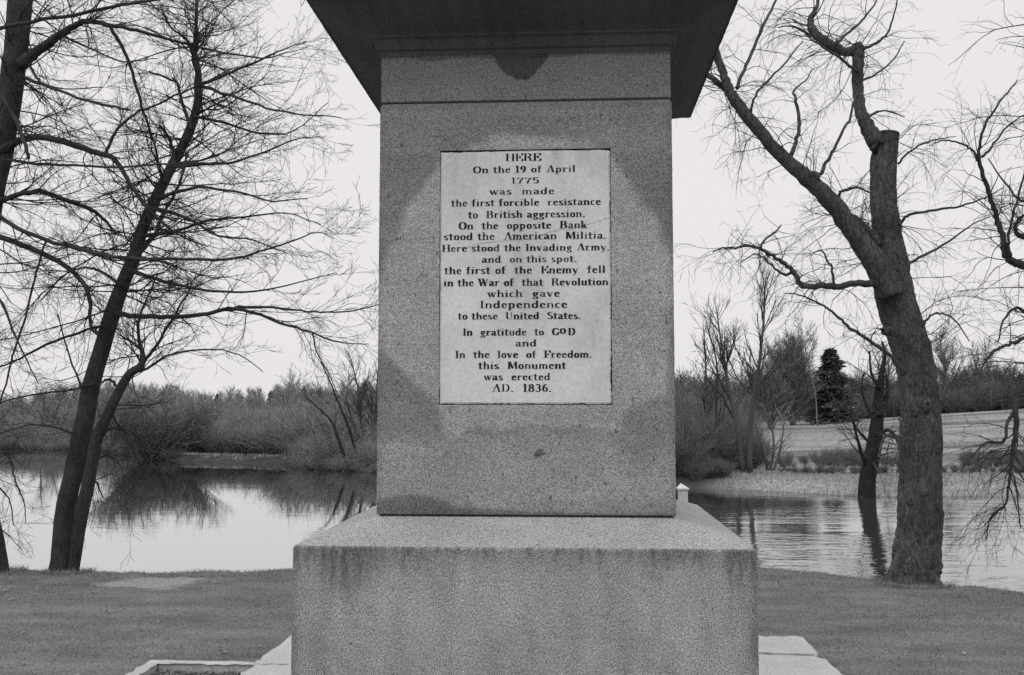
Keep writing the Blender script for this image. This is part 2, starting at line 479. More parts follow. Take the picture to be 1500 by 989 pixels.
# near-black strip painting the shade in the gap between base and die
sqlathe('shadow_gap', [(HD - 0.012, HD - 0.012, ZD - 0.01), (HD - 0.012, HD - 0.012, ZD + 0.012)], CYB, np.linspace(-1, 1, 60), 0.004, M_GAP, mon, jitter=0.002)

TL = at(644.5, 220, YD); TR = at(894, 218, YD); BL = at(643, 593, YD); BR = at(897.5, 593, YD)
TX0 = (TL.x + BL.x) / 2; TX1 = (TR.x + BR.x) / 2; TZ1 = (TL.z + TR.z) / 2; TZ0 = (BL.z + BR.z) / 2
ZN = at(770, 146, YD).z                              # joint under the necking band
ZC = at(770, 79, YD).z                               # top of the band

def stain_die(V):
    x, y, z = V[:, 0], V[:, 1], V[:, 2]; f = y < YD + 0.02
    s = np.full(len(V), 0.74) + 0.06 * pnoise(x, z, 13, 88) + 0.05 * pnoise(x * 0.4, z * 2, 30, 89)
    halo = patch(V, YD, [(640, 245), (600, 300), (572, 360), (556, 400), (550, 500), (590, 545), (640, 590), (648, 632), (668, 640), (690, 628), (760, 622), (905, 632), (915, 600), (975, 575),
                         (990, 400), (960, 320), (925, 272), (897, 232), (860, 205), (740, 196), (690, 210)], 0.021, 0.012)
    s += 0.36 * halo
    s -= 0.10 * patch(V, YD, [(640, 225), (556, 225), (556, 330), (582, 318), (640, 250)], 0.02)
    s -= 0.10 * patch(V, YD, [(897, 225), (990, 225), (990, 360), (965, 320)], 0.02)
    s -= 0.08 * patch(V, YD, [(552, 500), (640, 592), (640, 640), (552, 650)], 0.02)
    low = patch(V, YD, [(548, 640), (640, 650), (780, 632), (900, 640), (918, 700), (1000, 640), (1000, 740), (548, 740)], 0.05, 0.012, 51)
    s += 0.20 * low
    s += 0.10 * patch(V, YD, [(870, 640), (915, 600), (935, 640), (918, 720), (890, 700)], 0.03, 0.01, 52)
    s -= 0.30 * patch(V, YD, [(552, 756), (552, 736), (585, 726), (620, 724), (655, 734), (668, 745), (760, 747), (830, 751), (994, 752), (994, 760)], 0.010, 0.006, 53)
    s -= 0.55 * patch(V, YD, [(781, 668), (786, 660), (793, 658), (803, 666), (794, 667), (788, 670)], 0.003, 0.002, 54)
    s -= 0.16 * patch(V, YD, [(779, 674), (784, 664), (800, 667), (790, 672)], 0.006, 0.002, 55)
    s += 0.16 * patch(V, YD, [(695, 214), (740, 205), (830, 206), (835, 215)], 0.010, 0.006, 56)
    s += 0.08 * patch(V, YD, [(552, 172), (990, 166), (990, 158), (552, 163)], 0.014, 0.006, 57)
    e = np.minimum(x - (CX - HD), CX + HD - x)
    s *= 0.86 + 0.14 * sm(e / 0.035 + 0.3 * pnoise(x, z, 30, 58))
    s *= 1 + 0.05 * pnoise(x, z, 6, 59) + 0.03 * pnoise(x, z, 25, 60)
    return np.where(f, np.clip(s, 0.12, 2), 0.9)
ssd = np.unique(np.concatenate([np.linspace(-1, 1, 230), [(TX0 - CX) / HD, (TX1 - CX) / HD]]))
zz = np.unique(np.concatenate([np.linspace(ZD + 0.008, ZN - 0.022, 330), [TZ0, TZ1]]))
prof = [(HD - 0.004, HD - 0.004, ZD + 0.004)] + [(HD, HD, z) for z in zz] + [(HD - 0.004, HD - 0.004, ZN - 0.016), (HD - 0.010, HD - 0.010, ZN - 0.008), (HD - 0.022, HD - 0.022, ZN - 0.006)]
die = sqlathe('die', prof, CYB, ssd, 0.007, M_DIE, mon, stain_die, hole=(TX0, TX1, TZ0, TZ1), jitter=0.0007)
# recess behind the tablet
rd = 0.05
rv = [(TX0, YD, TZ0), (TX1, YD, TZ0), (TX1, YD, TZ1), (TX0, YD, TZ1), (TX0, YD + rd, TZ0), (TX1, YD + rd, TZ0), (TX1, YD + rd, TZ1), (TX0, YD + rd, TZ1)]
link('recess', pymesh('recess', rv, [(0, 1, 5, 4), (1, 2, 6, 5), (2, 3, 7, 6), (3, 0, 4, 7), (4, 5, 6, 7)]), M_RECESS, mon)

def stain_tone_neck(V):
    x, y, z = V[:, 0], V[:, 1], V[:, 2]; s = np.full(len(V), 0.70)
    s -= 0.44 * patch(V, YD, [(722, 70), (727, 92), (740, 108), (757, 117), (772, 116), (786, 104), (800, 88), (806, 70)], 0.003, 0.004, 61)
    s -= 0.30 * patch(V, YD, [(552, 70), (552, 86), (600, 86), (625, 91), (645, 88), (660, 84), (722, 86), (806, 84), (850, 80), (990, 79), (990, 60)], 0.006, 0.005, 62)  # darker strip along the top of the band
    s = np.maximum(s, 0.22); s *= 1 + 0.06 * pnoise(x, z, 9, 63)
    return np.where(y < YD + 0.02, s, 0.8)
HN = HD - 0.003
prof = [(HN - 0.02, HN - 0.02, ZN - 0.007), (HN - 0.02, HN - 0.02, ZN - 0.001), (HN - 0.003, HN - 0.003, ZN)] + [(HN, HN, z) for z in np.linspace(ZN + 0.003, ZC + 0.01, 60)]
sqlathe('necking_band', prof, CYB, np.linspace(-1, 1, 220), 0.007, M_DIE, mon, stain_tone_neck, jitter=0.0007)

OV = 0.270; ZS = 3.317
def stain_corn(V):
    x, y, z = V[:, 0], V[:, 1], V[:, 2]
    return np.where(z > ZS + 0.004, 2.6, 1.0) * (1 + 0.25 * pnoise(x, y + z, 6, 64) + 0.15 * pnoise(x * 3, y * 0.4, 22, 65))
pc = [(HN - 0.02, ZC), (HN + 0.002, ZC), (HN + 0.006, ZC + 0.02), (HN + 0.020, ZC + 0.026), (HN + 0.022, ZC + 0.034)]
for t in np.linspace(0, 1, 7): pc.append((HN + 0.022 + 0.022 * (1 - math.cos(t * math.pi / 2)), ZC + 0.034 + 0.035 * math.sin(t * math.pi / 2)))
pc += [(HN + 0.05, ZC + 0.070), (HN + 0.052, ZC + 0.082)]
z1 = ZC + 0.086
for t in np.linspace(0.1, 1, 14):                    # the wide hollow soffit
    pc.append((HN + 0.055 + (OV - 0.062) * t, z1 + (ZS + 0.004 - z1) * (0.75 * t + 0.25 * t * t)))
pc += [(HD + OV - 0.003, ZS), (HD + OV, ZS + 0.004), (HD + OV, ZS + 0.02), (HD + OV + 0.006, ZS + 0.03), (HD + OV + 0.006, ZS + 0.19), (HD + OV - 0.02, ZS + 0.21), (HD - 0.05, ZS + 0.30)]
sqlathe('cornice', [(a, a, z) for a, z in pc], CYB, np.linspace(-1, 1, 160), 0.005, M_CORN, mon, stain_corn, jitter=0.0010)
sqlathe('obelisk_shaft', [(HD - 0.09, HD - 0.09, ZS + 0.296), (HD - 0.30, HD - 0.30, ZS + 4.2), (0.01, 0.01, ZS + 4.75)], CYB, np.linspace(-1, 1, 8), 0.01, M_SLAB, mon)

# the marble tablet, with chipped edges
def tablet():
    g_ = 0.0012; y0 = YD + 0.003; n = 90; mz = 130
    xs = np.linspace(TX0 + g_, TX1 - g_, n); zs = np.linspace(TZ0 + g_, TZ1 - g_, mz)
    X, Z = np.meshgrid(xs, zs); X = X.copy(); Z = Z.copy()
    r = np.random.default_rng(12)
    ch = lambda k: 0.0016 * (r.normal(0, 1, k) + 1.5 * np.sin(np.arange(k) * 0.37) + np.sin(np.arange(k) * 0.11))
    chip = lambda k, c, w_, a: a * np.exp(-((np.arange(k) - c) / w_) ** 2)
    top = np.abs(ch(n)) + chip(n, 9, 2.5, 0.010) + chip(n, 27, 1.5, 0.004) + chip(n, 78, 2, 0.006) + chip(n, 88, 2, 0.006)
    top = top + 0.0028; bot0 = 0.0012; Z[-1] -= top; Z[-2] -= top * 0.6
    bot = np.abs(ch(n)) + chip(n, 17, 3, 0.004); Z[0] += bot + bot0
    lf = np.abs(ch(mz)) + chip(mz, 60, 2, 0.005) + chip(mz, 84, 1.5, 0.006); X[:, 0] += lf
    rt_ = np.abs(ch(mz)) + chip(mz, 13, 2.5, 0.012) + chip(mz, 100, 1.5, 0.006) + chip(mz, 118, 3, 0.004); X[:, -1] -= rt_
    Y = np.full(X.shape, y0); edge = np.zeros(X.shape, bool); edge[0] = edge[-1] = True; edge[:, 0] = edge[:, -1] = True
    Y[edge] += 0.003
    V = np.stack([X, Y, Z], -1).reshape(-1, 3)
    B = V[[0, n - 1, mz * n - 1, (mz - 1) * n]].copy(); B[:, 1] = y0 + 0.04
    Fc = []
    for i in range(mz - 1):
        for j in range(n - 1): a = i * n + j; Fc.append((a, a + 1, a + n + 1, a + n))
    N = mz * n; V = np.concatenate([V, B])
    bt = list(range(n)); tp = [(mz - 1) * n + j for j in range(n)]; le = [i * n for i in range(mz)]; ri = [i * n + n - 1 for i in range(mz)]
    Fc += [tuple(bt[::-1] + [N, N + 1]), tuple(tp + [N + 2, N + 3]), tuple(le + [N + 3, N]), tuple(ri[::-1] + [N + 1, N + 2])]
    me = pymesh('tablet', V, Fc)
    s = np.ones(len(V))
    for P, k, so in (([(806, 216), (818, 216), (816, 232), (810, 246)], -0.16, 0.010), ([(838, 216), (870, 216), (862, 235), (848, 246)], -0.10, 0.014),
                     ([(850, 240), (890, 225), (894, 260), (858, 262)], -0.07, 0.02), ([(660, 225), (672, 225), (670, 320), (664, 320)], -0.05, 0.012),
                     ([(676, 225), (682, 225), (682, 300), (676, 290)], -0.05, 0.01), ([(768, 470), (775, 470), (775, 590), (768, 590)], -0.04, 0.012),
                     ([(872, 545), (897, 520), (897, 593), (850, 593)], -0.07, 0.03), ([(872, 467), (878, 467), (876, 475)], -0.3, 0.003),
                     ([(671, 310), (676, 310), (675, 315)], -0.3, 0.003), ([(840, 500), (862, 496), (850, 512)], -0.06, 0.01),
                     ([(640, 560), (690, 580), (690, 596), (640, 596)], -0.05, 0.02)):
        s += k * patch(V, YD, P, so, 0.003, 71)
    a_ = me.attributes.new('stain_shade', 'FLOAT', 'POINT'); a_.data.foreach_set('value', s.astype(np.float32))
    return link('tablet', me, M_MARBLE, mon)
tab = tablet()

# --- lettering: a fat-face alphabet drawn with a wide flat pen (thick stems, hair-thin joins)
def arc(cx, cy, rx, ry, a0, a1, n=10): return [(cx + rx * math.cos(R(a0 + (a1 - a0) * i / n)), cy + ry * math.sin(R(a0 + (a1 - a0) * i / n))) for i in range(n + 1)]
XH = 0.64
G = {
 'H': (0.86, [[(.14, 0), (.14, 1)], [(.72, 0), (.72, 1)], [(.14, .5), (.72, .5)], [(0, 0), (.28, 0)], [(0, 1), (.28, 1)], [(.58, 0), (.86, 0)], [(.58, 1), (.86, 1)]]),
 'E': (0.74, [[(.16, 0), (.16, 1)], [(0, 1), (.66, 1), (.68, .76)], [(0, 0), (.68, 0), (.72, .26)], [(.16, .52), (.46, .52), (.46, .40)], [(.46, .52), (.46, .64)]]),
 'R': (0.84, [[(.16, 0), (.16, 1)], [(0, 1), (.4, 1)] + arc(.4, .76, .26, .24, 90, -90), [(.16, .52), (.4, .52)], [(.42, .5), (.62, .36), (.66, .06), (.8, 0)], [(0, 0), (.3, 0)]]),
 'O': (0.86, [arc(.43, .5, .34, .5, 0, 360, 20)]),
 'A': (0.86, [[(.12, 0), (.44, 1)], [(.46, 1), (.72, 0)], [(.20, .32), (.60, .32)], [(0, 0), (.24, 0)], [(.56, 0), (.86, 0)]]),
 'B': (0.80, [[(.16, 0), (.16, 1)], [(0, 1), (.4, 1)] + arc(.4, .77, .22, .23, 90, -90), [(.16, .54), (.42, .54)] + arc(.42, .27, .26, .27, 90, -90) + [(0, 0)]]),
 'M': (1.04, [[(.12, 0), (.16, 1)], [(.2, 1), (.5, .08)], [(.5, .05), (.8, 1)], [(.86, 1), (.90, 0)], [(0, 0), (.26, 0)], [(.74, 0), (1.04, 0)], [(0, 1), (.2, 1)], [(.84, 1), (1.02, 1)]]),
 'I': (0.38, [[(.19, 0), (.19, 1)], [(.02, 0), (.36, 0)], [(.02, 1), (.36, 1)]]),
 'W': (1.12, [[(.1, 1), (.34, .02)], [(.34, 0), (.56, .9)], [(.54, 1), (.78, .02)], [(.78, 0), (1.02, 1)], [(0, 1), (.26, 1)], [(.9, 1), (1.12, 1)]]),
 'U': (0.84, [[(.16, 1), (.16, .3)] + arc(.42, .3, .26, .3, 180, 360) + [(.68, 1)], [(0, 1), (.32, 1)], [(.56, 1), (.8, 1)]]),
 'S': (0.64, [arc(.32, .75, .22, .25, 40, 200, 8) + [(.2, .6), (.42, .42)] + arc(.32, .26, .24, .26, 30, -150, 8)]),
 'G': (0.86, [arc(.44, .5, .34, .5, 40, 320, 16) + [(.74, .4)], [(.56, .4), (.86, .4)]]),
 'D': (0.86, [[(.16, 0), (.16, 1)], [(0, 1), (.36, 1)] + arc(.36, .5, .36, .5, 90, -90, 14) + [(0, 0)]]),
 'F': (0.70, [[(.16, 0), (.16, 1)], [(0, 1), (.64, 1), (.66, .74)], [(.16, .52), (.44, .52), (.44, .4)], [(0, 0), (.32, 0)]]),
 'n': (0.66, [[(.13, 0), (.13, XH)], [(0, XH), (.13, XH)], [(.13, .44)] + arc(.34, .44, .18, .2, 140, 0, 6) + [(.52, 0)], [(0, 0), (.24, 0)], [(.42, 0), (.64, 0)]]),
 'm': (0.98, [[(.13, 0), (.13, XH)], [(0, XH), (.13, XH)], [(.13, .44)] + arc(.31, .44, .16, .2, 140, 0, 6) + [(.47, 0)], [(.49, .44)] + arc(.66, .44, .16, .2, 140, 0, 6) + [(.82, 0)], [(0, 0), (.24, 0)], [(.38, 0), (.58, 0)], [(.74, 0), (.95, 0)]]),
 'h': (0.66, [[(.13, 0), (.13, 1)], [(0, 1), (.13, 1)], [(.13, .44)] + arc(.34, .44, .18, .2, 140, 0, 6) + [(.52, 0)], [(0, 0), (.24, 0)], [(.42, 0), (.64, 0)]]),
 't': (0.42, [[(.17, .86), (.17, .1)] + arc(.27, .1, .1, .1, 180, 330, 5), [(.02, XH), (.36, XH)]]),
 'e': (0.54, [[(.10, .36), (.44, .36)] + arc(.27, .36, .17, .28, 0, 180, 8) + arc(.29, .28, .19, .28, 180, 320, 8)]),
 'o': (0.58, [arc(.29, .32, .2, .32, 0, 360, 16)]),
 'f': (0.40, [[(.16, 0), (.16, .8)] + arc(.28, .8, .12, .2, 180, 50, 6), [(.02, XH), (.36, XH)], [(.02, 0), (.3, 0)]]),
 'p': (0.66, [[(.13, -.3), (.13, XH)], [(0, XH), (.13, XH)], arc(.32, .32, .2, .32, 150, -150, 12), [(0, -.3), (.26, -.3)]]),
 'r': (0.50, [[(.13, 0), (.13, XH)], [(0, XH), (.13, XH)], [(.13, .42)] + arc(.32, .48, .14, .15, 150, 20, 6), [(0, 0), (.28, 0)]]),
 'i': (0.32, [[(.15, 0), (.15, XH)], [(.02, XH), (.15, XH)], [(.02, 0), (.28, 0)], [(.15, .86), (.15, .92)]]),
 'l': (0.32, [[(.15, 0), (.15, 1)], [(.02, 1), (.15, 1)], [(.02, 0), (.28, 0)]]),
 'w': (0.84, [[(.08, XH), (.26, .02)], [(.26, 0), (.42, .58)], [(.42, XH), (.58, .02)], [(.6, 0), (.76, XH)], [(0, XH), (.2, XH)], [(.66, XH), (.84, XH)]]),
 'a': (0.58, [arc(.26, .46, .16, .18, 160, 0, 7) + [(.42, .08), (.54, 0)], arc(.25, .17, .16, .17, 60, 330, 9)]),
 's': (0.48, [arc(.24, .48, .14, .16, 30, 200, 7) + [(.18, .38), (.32, .26)] + arc(.24, .16, .16, .16, 20, -160, 7)]),
 'd': (0.66, [arc(.28, .32, .2, .32, 30, 330, 12), [(.5, 0), (.5, 1)], [(.36, 1), (.5, 1)], [(.5, 0), (.64, 0)]]),
 'c': (0.50, [arc(.28, .32, .2, .32, 50, 310, 12)]),
 'b': (0.64, [[(.13, 0), (.13, 1)], [(0, 1), (.13, 1)], arc(.32, .32, .2, .32, 150, -150, 12)]),
 'g': (0.60, [arc(.27, .42, .16, .21, 0, 360, 12), [(.2, .2), (.14, .08), (.42, .02)] + arc(.28, -.14, .2, .14, 40, -200, 8), [(.4, .58), (.54, .64)]]),
 'k': (0.66, [[(.13, 0), (.13, 1)], [(0, 1), (.13, 1)], [(.13, .26), (.5, XH)], [(.28, .4), (.52, 0)], [(0, 0), (.26, 0)], [(.4, 0), (.64, 0)]]),
 'u': (0.66, [[(.13, XH), (.13, .18)] + arc(.32, .18, .19, .18, 180, 320, 6), [(.5, 0), (.5, XH)], [(0, XH), (.13, XH)], [(.5, 0), (.64, 0)]]),
 'v': (0.60, [[(.08, XH), (.30, .02)], [(.30, 0), (.50, XH)], [(0, XH), (.2, XH)], [(.4, XH), (.58, XH)]]),
 'y': (0.60, [[(.08, XH), (.30, .02)], [(.50, XH), (.26, -.2), (.14, -.3), (.06, -.22)], [(0, XH), (.2, XH)], [(.4, XH), (.58, XH)]]),
 '1': (0.42, [[(.2, 0), (.2, 1)], [(.08, .86), (.2, 1)], [(.04, 0), (.38, 0)]]),
 '7': (0.62, [[(.06, .78), (.08, .95)], [(.08, .95), (.54, .95)], [(.08, .90), (.52, .90)], [(.54, .92), (.3, .4), (.24, 0)]]),
 '5': (0.60, [[(.1, .9), (.5, .93)], [(.1, .96), (.5, .96)], [(.1, .95), (.1, .52)] + arc(.28, .3, .22, .3, 130, -140, 10)]),
 '9': (0.60, [arc(.28, .68, .2, .3, 0, 360, 12), [(.48, .68), (.46, .3), (.3, .02), (.14, .06)]]),
 '8': (0.62, [arc(.3, .74, .17, .25, 0, 360, 12), arc(.3, .25, .22, .26, 0, 360, 12)]),
 '3': (0.58, [arc(.26, .74, .18, .25, 150, -90, 9), arc(.26, .25, .22, .26, 90, -150, 10)]),
 '6': (0.60, [arc(.3, .3, .2, .3, 0, 360, 12), [(.1, .32), (.14, .7), (.32, .98), (.48, .92)]]),
 '.': (0.26, [[(.10, .02), (.11, .06)]]),
 ' ': (0.34, []),
}
LINES = [('HERE', 741, 792, 236, 11.2), ('On the 19 of April', 693, 843, 253.6, 10), ('1775', 749, 790, 268.8, 9), ('was  made', 717, 812, 285.2, 10),
 ('the first forcible  resistance', 661, 880, 302.4, 10.3), ('to  British aggression.', 686, 857, 319.6, 10.6), ('On  the  opposite  Bank', 672, 860, 336, 10.8),
 ('stood the  American  Militia.', 650, 888, 351.8, 10.8), ('Here stood the Invading Army.', 648, 893, 368.7, 10.2), ('and  on this spot.', 706, 845, 384.7, 10),
 ('the first of  the  Enemy  fell', 651, 887, 401.5, 10.8), ('in the War of  that  Revolution', 650, 891, 419.3, 10.6), ('which  gave', 714, 820, 435.2, 10.6),
 ('Independence', 703, 831, 451.4, 10.8), ('to these  United  States.', 671, 851, 468, 10.3), ('In  gratitude  to  GOD', 678, 843, 491.6, 10.4), ('and', 755, 786, 507.4, 10),
 ('In  the  love  of  Freedom.', 667, 867, 524.4, 10.4), ('this  Monument', 701, 829, 540.5, 10.6), ('was  erected', 709, 806, 556.9, 10.2), ('AD.  1836.', 721, 808, 573.7, 10.8)]
def inscription():
    V = []; Fc = []; r = random.Random(4); yl = YD + 0.0022
    def sweep(a, b, wd, ht):
        (x1, z1), (x2, z2) = a, b
        pts = [(x + sx * wd, z + sz * ht) for x, z in (a, b) for sx in (-1, 1) for sz in (-1, 1)]
        pts = sorted(set(pts))
        def half(ps):
            h = []
            for p in ps:
                while len(h) > 1 and (h[-1][0] - h[-2][0]) * (p[1] - h[-2][1]) - (h[-1][1] - h[-2][1]) * (p[0] - h[-2][0]) <= 1e-12: h.pop()
                h.append(p)
            return h
        h = half(pts); h2 = half(pts[::-1]); hull = h[:-1] + h2[:-1]
        b0 = len(V); yy = yl - r.uniform(0, 0.0006)
        for x, z in hull: V.append((x, yy, z))
        if len(hull) > 2: Fc.append(tuple(range(b0, b0 + len(hull))))
    for txt, x0, x1, yb, cap in LINES:
        A = at(x0, yb, YD); B = at(x1, yb, YD); H = cap / F * YD * 1.0
        tot = sum(G[c][0] for c in txt) * 1.0; n = len(txt)
        Wd = B.x - A.x; gap_ = 0.10
        kx = Wd / (tot + gap_ * (n - 1)); x = A.x
        for c in txt:
            wgt = r.uniform(0.8, 1.1)
            thin = 0.015 * r.choice((0.45, 0.7, 1.0, 1.3))          # worn hairlines
            if c == 'O' and txt.endswith('GOD'): sc = 0.75; dz = 0.22 * H
            else: sc = 1; dz = 0
            for st in G[c][1]:
                for a, b in zip(st, st[1:]):
                    f = lambda p: (x + p[0] * kx * sc, A.z + p[1] * H * sc + dz)
                    wd = 0.135 * H * wgt * (1.10 if c.isupper() or c.isdigit() else 1.0)
                    up = (b[0] - a[0]) * (b[1] - a[1]) > 0 and abs(b[0] - a[0]) > 0.12 * abs(b[1] - a[1]) and c in 'AMWvwyUkN'
                    if up: wd *= 0.35
                    if c == 'U' and a[0] > .6: wd *= 0.4
                    if abs(b[1] - a[1]) < 0.05 and c not in 'tf.e57H' and r.random() < 0.22: continue      # serif or bar worn away
                    bar = c in 'tf' and a[1] == b[1] == XH
                    sweep(f(a), f(b), wd, (0.034 if bar else 0.05 if c == '.' else thin) * H)
            x += (G[c][0] + gap_) * kx
    return link('inscription', pymesh('inscription', V, Fc), M_INK, tab)
inscription()
def crack():
    P = [(894, 317), (880, 323), (862, 328.5), (848, 331), (836, 336), (818, 337), (803, 340), (790, 346), (775, 350), (752, 351.5), (726, 354), (702, 357), (686, 362), (674, 366)]
    V = []; Fc = []; r = random.Random(8); y = YD + 0.0012
    pts = []
    for a, b in zip(P, P[1:]):
        for k in range(4):
            t = k / 4; pts.append((a[0] + (b[0] - a[0]) * t + r.uniform(-.4, .4), a[1] + (b[1] - a[1]) * t + r.uniform(-.5, .5)))
    for i, (a, b) in enumerate(pts):
        q = at(a, b, YD); hw = r.uniform(0.0003, 0.0010)
        V += [(q.x, y, q.z - hw), (q.x, y, q.z + hw)]
        if i: Fc.append((2 * i - 2, 2 * i, 2 * i + 1, 2 * i - 1))
    link('crack', pymesh('crack', V, Fc), M_CRACK, tab)
crack()

# ------------------------------------------------------------------ paving slabs, kerb
def slab(name, outline, z0, z1, mat, seed, chip=0.006, step=0.05):
    """a stone slab with a hand-cut, chipped outline"""
    r = np.random.default_rng(seed); pts = []
    n = len(outline)
    for i in range(n):
        a = np.array(outline[i]); b = np.array(outline[(i + 1) % n]); L = np.linalg.norm(b - a); k = max(2, int(L / step))
        nrm = np.array([b[1] - a[1], a[0] - b[0]]) / L
        for j in range(k):
            pts.append(a + (b - a) * j / k + nrm * r.normal(0, chip) * (0.4 if j == 0 else 1))
    pts = np.array(pts); m = len(pts); c = pts.mean(0)
    V = []
    for sc, z in ((0, z0), (0, z1 - 0.012), (0.012, z1)):
        for p in pts:
            d = c - p; L = np.linalg.norm(d); q = p + d / L * sc; V.append((q[0], q[1], z + (r.normal(0, 0.002) if sc else 0)))
    Fc = []
    for k in range(2):
        for j in range(m): Fc.append((k * m + j, k * m + (j + 1) % m, (k + 1) * m + (j + 1) % m, (k + 1) * m + j))
    Fc.append(tuple(2 * m + j for j in range(m)))
    me = pymesh(name, V, Fc)
    return link(name, me, mat)
ZA = 0.1
def aw(px, py, z=ZA): p = on_z(px, py, z); return (p.x, p.y)
bx0, bx1 = CX - HB, CX + HB
rb = aw(1172, 932); rj = aw(1199, 963); rf = aw(1230, 989); lj = aw(1112, 954.5)
XR = rf[0]; YR = rb[1]; YJ = lj[1]
XL = aw(350, 989)[0]
s1 = slab('paving_slab', [(bx1 + 0.004, YJ + 0.012), (XR - 0.02, YJ - 0.05), (XR + 0.015, YJ + 0.03), (rb[0] + 0.02, YR - 0.02), (rb[0] - 0.06, YR), (XL + 0.05, YR), (XL, YR - 0.1), (XL, CYB + HB + 0.05), (bx1 + 0.004, CYB + HB + 0.05)], -0.1, ZA, M_SLAB, 2)
props(s1, 'pale granite slab with ragged joint behind the right side of pedestal', 'paving slab', 'pale slabs round the pedestal')
s2 = slab('paving_slab', [(bx1 + 0.004, 2.6), (XR + 0.03, 2.6), (XR + 0.02, YJ - 0.15), (XR - 0.03, YJ - 0.07), (bx1 + 0.004, YJ - 0.008)], -0.1, ZA - 0.004, M_SLAB, 3)
props(s2, 'pale granite slab in front of ragged joint, beside pedestal\'s right edge', 'paving slab', 'pale slabs round the pedestal')
s3 = slab('paving_slab', [(bx0 - 0.004, 2.6), (bx0 - 0.004, CYB + HB + 0.04), (XL + 0.01, CYB + HB + 0.04), (XL, 2.6)], -0.1, ZA, M_SLAB, 4)
props(s3, 'pale granite slab beside pedestal\'s left edge, meeting the low stone kerb', 'paving slab', 'pale slabs round the pedestal')

# low kerb framing a small gravel bed at the left
k1 = aw(219, 967, 0.05); k2 = aw(376, 969, 0.05); kw = 0.075
yk = (k1[1] + k2[1]) / 2
kx = aw(219, 968, 0.05)[0]
kl = aw(182, 989, 0.05)
kp = [(kx, k1[1] + 0.015), (XL - 0.005, k2[1]), (XL - 0.005, k2[1] - kw), (kx + 0.075, k1[1] - kw + 0.01), (kl[0] + 0.075 - 0.01, 3.6), (kl[0] - 0.03, 3.6)]
kb = slab('stone_kerb', kp, -0.08, 0.05, M_SLAB, 9, 0.006)
props(kb, 'low rough stone kerb framing gravel bed left of the pedestal', 'kerb')
def gravel():
    r = np.random.default_rng(3); V = []; T = []
    x0, x1, y0, y1 = kx + 0.05, XL - 0.01, 3.9, k2[1] - kw - 0.005
    n = 9000
    c = np.stack([r.uniform(x0, x1, n), r.uniform(y0, y1, n), r.uniform(0.0, 0.012, n)], -1); sz = r.uniform(0.003, 0.010, n)
    o = np.array([(1, 0, 0), (-1, 0, 0), (0, 1, 0), (0, -1, 0), (0, 0, .7), (0, 0, -.7)], float)
    f = np.array([(0, 2, 4), (2, 1, 4), (1, 3, 4), (3, 0, 4), (2, 0, 5), (1, 2, 5), (3, 1, 5), (0, 3, 5)])
    a = r.uniform(0, 6.28, n); ca, sa = np.cos(a), np.sin(a)
    ox = o[None, :, 0] * ca[:, None] - o[None, :, 1] * sa[:, None]; oy = o[None, :, 0] * sa[:, None] + o[None, :, 1] * ca[:, None]
    P = np.stack([ox, oy, np.broadcast_to(o[None, :, 2], ox.shape)], -1) * sz[:, None, None] * r.uniform(0.7, 1.3, (n, 6, 1)) + c[:, None, :]
    T = (f[None] + 6 * np.arange(n)[:, None, None]).reshape(-1, 3)
    o_ = link('gravel', np_mesh('gravel', P.reshape(-1, 3), None, T), M_PEBBLE)
    props(o_, 'grey gravel filling the low stone kerb', 'gravel', kind='stuff')
gravel()

# ------------------------------------------------------------------ lawn blades
def blades(n, x, y, z, h, wd, lean, r):
    a = r.uniform(0, 6.28, n); b = r.uniform(0, 6.28, n); ln = r.uniform(0.2, 1, n) * lean
    p = np.stack([x, y, z], -1)
    sx = np.stack([np.cos(a), np.sin(a), 0 * a], -1) * (wd / 2)[:, None]
    top = p + np.stack([np.cos(b) * ln * h, np.sin(b) * ln * h, h], -1)
    V = np.stack([p - sx, p + sx, top], 1).reshape(-1, 3)
    return V, np.arange(3 * n).reshape(-1, 3)
def lawn():
    r = np.random.default_rng(6); n = 230000
    u = r.uniform(-0.66, 0.52, n); y = np.sqrt(r.uniform(4.4 ** 2, 10.9 ** 2, n)); x = u * y
    e = edge_Y(u)
    ok = (y < e + 0.25)
    ok &= ~((x > XL - 0.03) & (x < XR + 0.03) & (y < YR + 0.03))
    ok &= ~((x > kx - 0.25) & (x < XL) & (y < k1[1] + 0.02))
    w_ = on_z(232, 851, 0)
    bare = np.hypot((x - w_.x) * 2.1, (y - w_.y) * 2.2) + 0.25 * pnoise(x, y, 3, 8) < 0.85
    ok &= ~(bare & (r.random(n) < 0.9))
    dens = 0.55 + 0.45 * pnoise(x, y, 1.6, 12)
    ok &= r.random(n) < dens + 0.25
    x, y = x[ok], y[ok]; n = len(x)
    h = r.uniform(0.008, 0.022, n) * (1 + 0.6 * pnoise(x, y, 2.5, 14)); h = np.maximum(h, 0.008)
    lip = (y > edge_Y(x / y) - 0.25); h = h * np.where(lip, 1.3 + 4.0 * np.maximum(0, pnoise(x, y, 5, 15)) ** 2, 1)
    for b_, R_, m_ in ((on_z(97, 835, 0), 0.26, 900), (on_z(-6, 834, 0), 0.28, 700), (on_z(1338, 849, 0), 0.36, 1300)):    # longer grass the mower leaves at the trunks
        a_ = r.uniform(0, 6.28, m_); q_ = R_ * (0.55 + 0.45 * np.sqrt(r.random(m_)))
        x = np.concatenate([x, b_.x + q_ * np.cos(a_)]); y = np.concatenate([y, b_.y + q_ * np.sin(a_)]); h = np.concatenate([h, r.uniform(0.02, 0.07, m_)])
    n = len(x)
    V, T = blades(n, x, y, height(x, y) - 0.004, h, r.uniform(0.003, 0.007, n), 1.6, r)
    props(link('grass', np_mesh('grass', V, None, T), M_GRASS), 'short dry winter grass covering the riverside lawn', 'grass', kind='stuff')
lawn()
